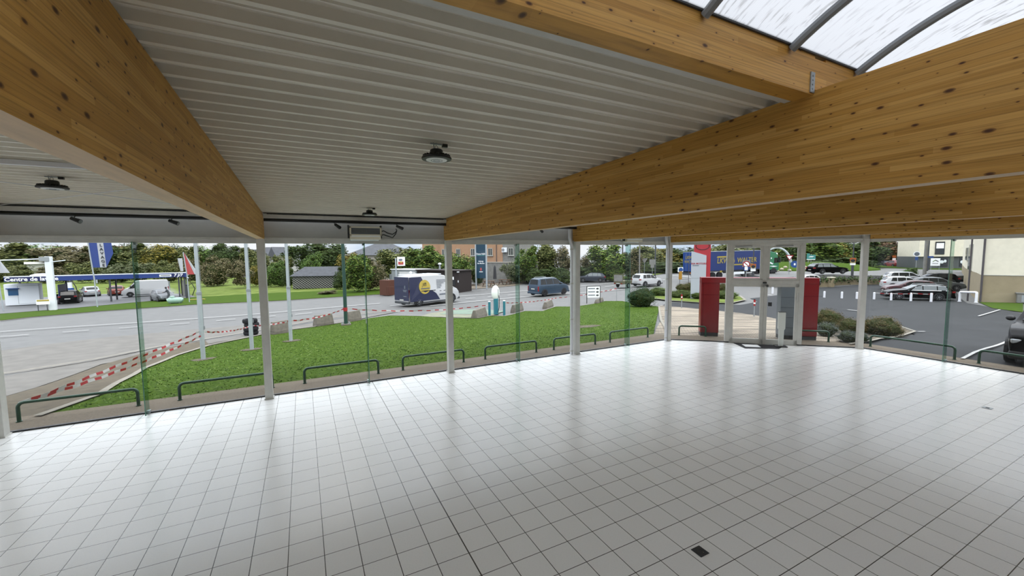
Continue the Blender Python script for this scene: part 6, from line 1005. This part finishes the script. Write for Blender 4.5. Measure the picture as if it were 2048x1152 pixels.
# signs seen through the doors and beyond
t, p = gsign('road_sign', 1493, 50, -.9, 'red ringed no turning sign with a blue plate seen through the doors', 0, htop=521); MB().box((0, -.04, hz(p, 527)-p.z), (.85, .02, .85)).build('backing_plate', 'stone_grey', t); q = rim_sign(t, p, 528.5, .8, 'disc', 'sign_red', 'sign_white'); MB().box((0, -.08, hz(p, 528.5)-p.z), (.62, .006, .09), 0, ('Y', .8)).build('bar', 'sign_red', q); rim_sign(t, p, 537, (.45, .55), 'box', 'sign_blue', 'sign_white')
def lampsign(x, D, zb_, ytop, label, lamp=True):
    p = onD(x, 520, D); p.z = zb_; t = thing('street_lamp', label, 'street lamp', p, facing(p, -PI/2)); post(p, 8.5, .07, t, 'dark_grey', 'shaft'); MB().cyl((0, 0, -.05), (0, 0, 1.4), .14, n=12).build('sleeve', 'dark_grey', t, True)
    for dy, wv, hv, m in ((0, .62, .42, 'sign_orange'), (4.2, .56, .42, 'van_yellow'), (8, .56, .42, 'sign_white')): MB().box((0, -.12, hz(p, ytop+dy)-p.z), (wv, .05, hv)).build('banner', m, t)
    MB().ball((0, -.15, hz(p, ytop+2.2)-p.z), (.22, .03, .2)).build('emblem', 'ink', t)
lampsign(1507, 52, -.8, 531, 'grey lamp post with an orange event panel before the lorry'); lampsign(1706, 53, .05, 519, 'dark lamp post with an orange event panel behind the ivy wall')
for x, D, zb_, y, l in ((1605, 72, .1, 516, 'orange event panel post at the roundabout edge'), (1788, 88, -.2, 512, 'orange event panel post up the side street')):
    p = onD(x, 520, D); p.z = zb_; t = thing('event_panel', l, 'sign', p, facing(p, -PI/2)); post(p, hz(p, y)-p.z, .04, t); MB().box((0, -.06, hz(p, y+1)-p.z), (.6, .04, .5)).build('top_panel', 'sign_orange', t); MB().box((0, -.06, hz(p, y+7)-p.z), (.55, .04, .55)).build('lower_panel', 'sign_white', t)
t, p = gsign('road_sign', 1579, 60, -.2, 'give way triangle sign with a round blue arrow sign beside the doors', 0, htop=513); rim_sign(t, p, 515.5, .95, 'tri', 'sign_red', 'sign_white'); o = MB().cyl((.65, -.05, hz(p, 528.5)-p.z), (.65, -.07, hz(p, 528.5)-p.z), .5, n=28).build('blue_disc', 'sign_blue', t); MB().box((.65, -.075, hz(p, 528.5)-p.z), (.2, .01, .3)).build('arrow', 'sign_white', o)
t, p = gsign('road_sign', 1622, 74, .1, 'teal direction board on two posts behind the estate car', 0, htop=508); MB().box((0, -.06, hz(p, 514.5)-p.z), (1.3, .04, .85)).build('board', 'sign_teal', t); MB().box((-.42, -.06, hz(p, 508.5)-p.z), (.45, .04, .3)).build('route_plate', 'sign_teal', t); MB().box((0, -.085, hz(p, 519)-p.z), (1.25, .02, .12)).build('white_line', 'sign_white', t); MB().tube([(-.4, 0, 0), (-.4, 0, hz(p, 512)-p.z)], .04, 8).build('post', 'galvanised', t); k = MB(); [k.box((-.2+.15*i, -.085, hz(p, 514)-p.z+.12*(i % 2)), (.3, .01, .08)) for i in range(4)]; k.build('lettering', 'sign_white', t)
# roundabout mound, arch, sphere lamp, rocks
RC = onD(1590, 520, 80); RC.z = .0
b = MB(); b.lathe([(13, -.6), (12.5, .15), (9, .95), (5, 1.25), (.05, 1.35)], 40, (0, 0, 0)); o = b.build('roundabout_mound', 'lawn_grass', None, True, RC); struct(o, 'grassy roundabout mound carrying pale rocks and the arch')
p = onD(1553, 520, 78); p.z = 0.9; t = thing('arch_sculpture', 'white curved arch sculpture on the roundabout', 'sculpture', p, facing(p, -PI/2)); rr = 2.15; ztp = hz(p, 496)-p.z; MB().tube([(rr*math.cos(a)*1.05, 0, max(-.4, ztp*math.sin(a))) for a in [PI*i/26 for i in range(27)]], [.28-.1*math.sin(PI*i/26) for i in range(27)], 10).build('arch', 'pole_white', t, True)
p = onD(1549.5, 520, 72); p.z = .0; t = thing('globe_lamp', 'white globe lamp on a thin post at the roundabout', 'lamp', p); zt_ = hz(p, 508)-p.z; post(p, zt_, .06, t, 'mid_grey', 'shaft'); MB().ball((0, 0, zt_), (.42, .42, .28), 16, 10).build('globe', 'lamp_white', t, True); MB().box((-.2, -.05, hz(p, 519)-p.z), (.4, .1, 1.0)).build('small_panel', 'stone_grey', t)
for i, (x, y, wv) in enumerate(((1548.5, 533, 6.5), (1554.5, 538.5, 8), (1563.5, 535.5, 7), (1570.5, 531.5, 7), (1579, 537.5, 7.5), (1607, 535, 9), (1610.5, 531, 6.5), (1605, 538, 5), (1620.5, 531, 5))):
    p = onD(x, y+1.5, 68.5); 
    b = MB(); b.ball((0, 0, 0), (wv*.045, wv*.04, wv*.03), 10, 7); b.v = [tuple(Vector(q)*(1+.25*noise.noise(Vector(q)*2.5+Vector((i, 0, 0))))) for q in b.v]
    o = b.build('boulder', 'rock_pale', None, True, p-Vector((0, 0, .12))); tag(o, ['pale boulder beside the green cab', 'large pale boulder low in front of the arch', 'pale boulder under the arch centre', 'pale boulder at the arch foot', 'pale boulder behind the give way post', 'large pale boulder behind the white hatchback', 'upper pale boulder behind the estate car tail', 'small pale boulder low at the event post', 'pale boulder touching the estate car roof'][i], 'boulder', 'boulders on the roundabout')
# upper road behind the ivy wall
def onp(x, y, z): q = onz(x, y, z); return q
U = [onz(x, y, UPZ).to_2d() for x, y in ((1630, 551), (1745, 551), (1850, 553), (1935, 551), (1985, 551), (1985, 524), (1760, 526), (1640, 532), (1560, 536), (1470, 545), (1545, 556))]
def flatpoly(name, pts, z, th, m, label): o = MB().prism([(p[0], p[1]) for p in pts], z-th, z).build(name, m); return struct(o, label)
flatpoly('road_upper', U, UPZ, .5, 'asphalt', 'grey upper road behind the ivy wall')
flatpoly('verge_upper', [onz(x, y, UPZ+.06).to_2d() for x, y in ((1742, 534.5), (1800, 536.5), (1850, 538), (1935, 540), (1985, 540), (1985, 532), (1850, 530), (1742, 530))], UPZ+.06, .3, 'lawn_grass', 'grass verge beyond the upper road')
# retaining wall with ivy and gate pillar
WT = [(1632, 573.5), (1660, 573), (1668, 570), (1700, 568.5), (1740, 568.5), (1790, 568), (1850, 566), (1895, 563)]
wp = [G(*q) for q in WT]; t = thing('garden_wall', 'cream rendered low wall with an ivy top behind the parking bays', 'wall'); b = MB()
tops = [UPZ-.35]*len(wp)
for i in range(len(wp)-1):
    a_, c_ = wp[i], wp[i+1]; dd = (c_-a_).to_2d().normalized(); nn = Vector((-dd.y, dd.x))*.28
    b.hull8([(a_.x, a_.y, a_.z-.2), (c_.x, c_.y, c_.z-.2), (c_.x+nn.x, c_.y+nn.y, c_.z-.2), (a_.x+nn.x, a_.y+nn.y, a_.z-.2)], [(a_.x, a_.y, tops[i]), (c_.x, c_.y, tops[i+1]), (c_.x+nn.x, c_.y+nn.y, tops[i+1]), (a_.x+nn.x, a_.y+nn.y, tops[i])])
b.build('wall_panel', 'render_yellow', t); g_ = wp[1]; MB().box((g_.x, g_.y-.1, (g_.z+UPZ)/2-.05), (.5, .5, UPZ-g_.z), -.2).build('gate_pillar', 'render_yellow', t); MB().box((g_.x, g_.y-.1, UPZ-.02), (.62, .62, .1), -.2).build('pillar_cap', 'render_cream', t)
iv = MB()
for i in range(len(wp)-1):
    n = int((wp[i+1]-wp[i]).length*75)
    for _ in range(n):
        q = wp[i].lerp(wp[i+1], random.random()); z = UPZ-.32+random.gauss(.06, .16)-.35*max(0, random.gauss(-.5, .8)); q = Vector((q.x+random.gauss(0, .2), q.y-.12+random.gauss(0, .25), z)); n_ = Vector((random.gauss(0, .6), -1, random.gauss(.5, .5))).normalized(); x_ = n_.cross(Vector((.2, .1, 1))).normalized(); y_ = n_.cross(x_); s = random.uniform(.07, .18); iv.add([q-x_*s, q+y_*s*.7, q+x_*s, q-y_*s*.7], [(0, 1, 2, 3)])
o = iv.build('ivy', 'leaf_dark', None); tag(o, 'dark ivy trailing along the top of the cream wall', 'ivy', None, 'stuff')
p = onz(1820, 553, UPZ); plant(p, 2.0, 1.2, 1, 'leaf_green', 'bushy sprig growing at the wall top under the speed sign', 'bush', 'shrub', False)
# bollards of the car park
for i, x in enumerate((1648.5, 1683.5, 1713.5, 1748, 1782, 1821.5, 1862)):
    y = (594.5, 596, 597, 598, 600, 601.5, 603)[i]; p = G(x, y); t = thing('bollard', ['white bollard next to the red portal leg', 'second white bollard from the red portal leg', 'white bollard just before the pillar', 'white bollard holding the tape end ahead of the black estate', 'white bollard at the front wheel of the black estate', 'white bollard at the front door of the black estate', 'white bollard at the rear door of the black estate'][i], 'bollard', p, 0, 'white bollards of the car park'); zt_ = hz(p, y-(12, 12.5, 13, 13.5, 14, 16, 17)[i])-p.z; MB().cyl((0, 0, -.05), (0, 0, zt_-.06), .09, n=14).build('tube', 'white_paint', t, True); MB().lathe([(.092, zt_-.06), (.088, zt_-.02), (.04, zt_)], 14).build('cap', 'white_paint', t, True)
for i, (x, y) in enumerate(((1540, 586, ), (1545, 586.5))[1:]): p = G(1545, 586.5); t = thing('bollard', 'white bollard seen through the glass doors', 'bollard', p, 0, 'white bollards of the car park'); MB().cyl((0, 0, -.05), (0, 0, .95), .1, n=12).build('tube', 'white_paint', t, True); MB().cyl((0, 0, .95), (0, 0, 1.0), .1, .05, 12).build('cap', 'white_paint', t, True)
b1, b2 = [G(x, y) for x, y in ((1748, 598), (1862, 603))]
for xa, ya, xb, yb, l in ((1748, 585.5, 1782, 587, 'red and white tape from the tape-end bollard along the black estate bonnet'), (1782, 587, 1821.5, 586.5, 'red and white tape across the black estate doors'), (1821.5, 586.5, 1862, 587.5, 'red and white tape towards the rear of the black estate')):
    ga = G(xa, {1748: 598, 1782: 600, 1821.5: 601.5}[xa]); gb = G(xb, {1782: 600, 1821.5: 601.5, 1862: 603}[xb]); tape(up(ga, ya)+Vector((0, -.12, 0)), up(gb, yb)+Vector((0, -.12, 0)), l, .04, .08, .3)
hoop(G(1919, 603).to_2d(), G(1952, 605).to_2d(), 'thick white hoop barrier behind the black estate tail', .85, .09, 'white_paint', 'hoop_barrier', 'barrier', None)
# speed sign, street poles, side street building
t, p = gsign('road_sign', 1833, 54, UPZ, 'round white speed sign with blue plate above the ivy wall', 0, htop=504); rim_sign(t, p, 508, .7, 'disc', 'sign_white', 'ink_soft'); rim_sign(t, p, 517, (.3, .45), 'box', 'sign_blue')
t, p = gsign('road_sign', 1726, 60, UPZ, 'blue and white sign half hidden by the pillar', 0, htop=512); rim_sign(t, p, 515, (.5, .4), 'box', 'sign_blue'); rim_sign(t, p, 522, .45, 'disc', 'sign_white')
p = onz(1848.5, 552, UPZ); t = thing('concrete_pole', 'thick pale concrete utility pole beside the corner building', 'pole', p); MB().tube([(0, 0, -.3), (0, 0, 9)], [.2, .14], 10).build('shaft', 'stone_grey', t, True); MB().cyl((0, 0, 0), (0, 0, .1), .26).build('collar', 'stone_grey', t)
p = onD(1856, 520, 66); p.z = UPZ; t = thing('street_pole', 'dark blue street pole with a name plate by the shop front', 'pole', p, facing(p, -PI/2)); post(p, 9, .09, t, 'dark_grey', 'shaft'); MB().box((.1, -.1, hz(p, 514)-p.z), (1.0, .04, .3)).build('name_plate', 'sign_blue', t); MB().box((0, -.1, hz(p, 528)-p.z), (.5, .1, 2.0)).build('signal_box', 'dark_grey', t)
p = onD(1880, 520, 74); q = onD(1960, 520, 72); d = (q-p).to_2d().normalized(); rz = math.atan2(d.y, d.x); t = thing('corner_building', 'cream rendered two storey building with a grey shop front', 'building', (p.x, p.y, UPZ), rz); za_ = hz(p, 513)-UPZ; MB().box((2.6, 4, 5.6+za_/2), (11.2, 8, 11.2-za_)).build('upper_wall', 'render_cream', t); MB().box((2.6, 4.2, za_/2), (11.2, 7.6, za_)).build('shop_front', 'shopfront', t)
for x, y, w_, h_ in ((.25, 497, 1.3, 2.2),):
    f = MB().box((x-.4, -.03, hz(p, 496)-UPZ), (w_, .1, 2.3)).build('window', 'window_dark', t); MB().box((x-.4, -.09, hz(p, 491.5)-UPZ), (w_*.8, .03, .95)).build('pane', 'sign_white', f)
for x, w_ in ((.6, 1.3), (3.4, 1.1), (5.0, 1.2)): f = MB().box((x, .36, za_*.55), (w_, .08, za_*.75)).build('shop_window', 'window_dark', t); k = MB(); k.ball((x-.2, .3, za_*.55), (.3, .03, .3)); k.ball((x+.25, .3, za_*.62), (.2, .03, .28)); k.build('window_sticker', 'kiosk_white', f)
p2 = onD(1871, 520, 70); p2.z = UPZ; t = thing('estate_board', 'white shop board with a green and black roof mark on the grass', 'sign', p2, facing(p2, -PI/2)); z1 = hz(p2, 516.5)-p2.z; z0 = hz(p2, 531.5)-p2.z; MB().box((0, 0, (z0+z1)/2), (1.15, .06, z1-z0)).build('board', 'sign_white', t); [MB().box((s*.5, .02, z0/2), (.06, .06, z0)).build('leg', 'mid_grey', t) for s in (-1, 1)]
k = MB(); k.prism([(-.35, z1-.55), (0, z1-.25), (0, z1-.4), (-.3, z1-.65)], -.04, -.031, 'xz'); k.build('green_mark', 'leaf_green', t); k = MB(); k.prism([(0, z1-.25), (.38, z1-.5), (.35, z1-.62), (0, z1-.4)], -.04, -.031, 'xz'); [k.box((0, -.035, z1-.85-.1*i), (.7, .008, .04)) for i in range(2)]; k.build('black_mark', 'ink', t)
# near cream building at the frame edge
a_ = G(1958, 604); b_ = G(2056, 606); c_ = G(1930, 580)
t = thing('cream_building', 'large cream rendered building with brown downpipes at the car park edge', 'building'); pa, pb = a_.to_2d(), b_.to_2d(); dd = (pb-pa).normalized(); nn = Vector((-dd.y, dd.x)); back = 9; pe = pa+dd*24; zb_ = min(a_.z, b_.z)-.3; HB = 9.5
cv = [G(1950, 596).to_2d(), G(1941, 587).to_2d(), G(1934, 578).to_2d(), G(1928, 568).to_2d()]; far_ = onD(1925, 520, 62).to_2d()
poly = [tuple(pa), tuple(pe), tuple(pe+nn*30), tuple(far_)]+[tuple(q) for q in cv[::-1]]
zm = hz(a_, 550); MB().prism(poly, zb_, zm).build('lower_wall', 'render_yellow', t); MB().prism(poly, zm, HB).build('upper_wall', 'render_cream', t); MB().box(tuple((pa+dd*12-nn*.01))+(zm,), (24, .04, .05), math.atan2(dd.y, dd.x)).build('string_line', 'render_white', t)
for u, r_ in ((.05, .07), (-.62, .06)):
    q = pa+dd*u+nn*(-.12 if u > 0 else .55); MB().tube([(q.x, q.y, zb_+.3), (q.x, q.y, HB-.5)], r_, 10).build('downpipe', 'pipe_brown', t, True)
for a, b, w_, y0, y1 in ((cv[1], cv[2], .55, 490, 539), (cv[2], cv[3], .4, 496, 520)):
    q = (a+b)/2; e = (b-a).normalized(); rzc = math.atan2(e.y, e.x); z0, z1 = hz(q, y1), hz(q, y0); l_ = (b-a).length*w_; f = MB().box((q.x, q.y, (z0+z1)/2), (l_, .3, z1-z0), rzc).build('window', 'window_dark', t); MB().box((q.x, q.y, (z0+z1)/2), (l_*1.2, .22, (z1-z0)*1.06), rzc).build('frame', 'render_white', f)
q = pa+dd*2.6-nn*.3; g_ = T(q.x, q.y); k = thing('meter_box', 'grey concrete meter box at the foot of the cream building', 'box', (q.x, q.y, g_), math.atan2(dd.y, dd.x)); MB().box((0, 0, .38), (1.25, .42, .76)).build('casing', 'stone_grey', k, bevel=.03); MB().box((0, -.215, .36), (.8, .02, .55)).build('door', 'cabin_grey', k); MB().box((0, 0, .79), (1.4, .55, .07)).build('lid', 'stone_grey', k)
hd = MB()
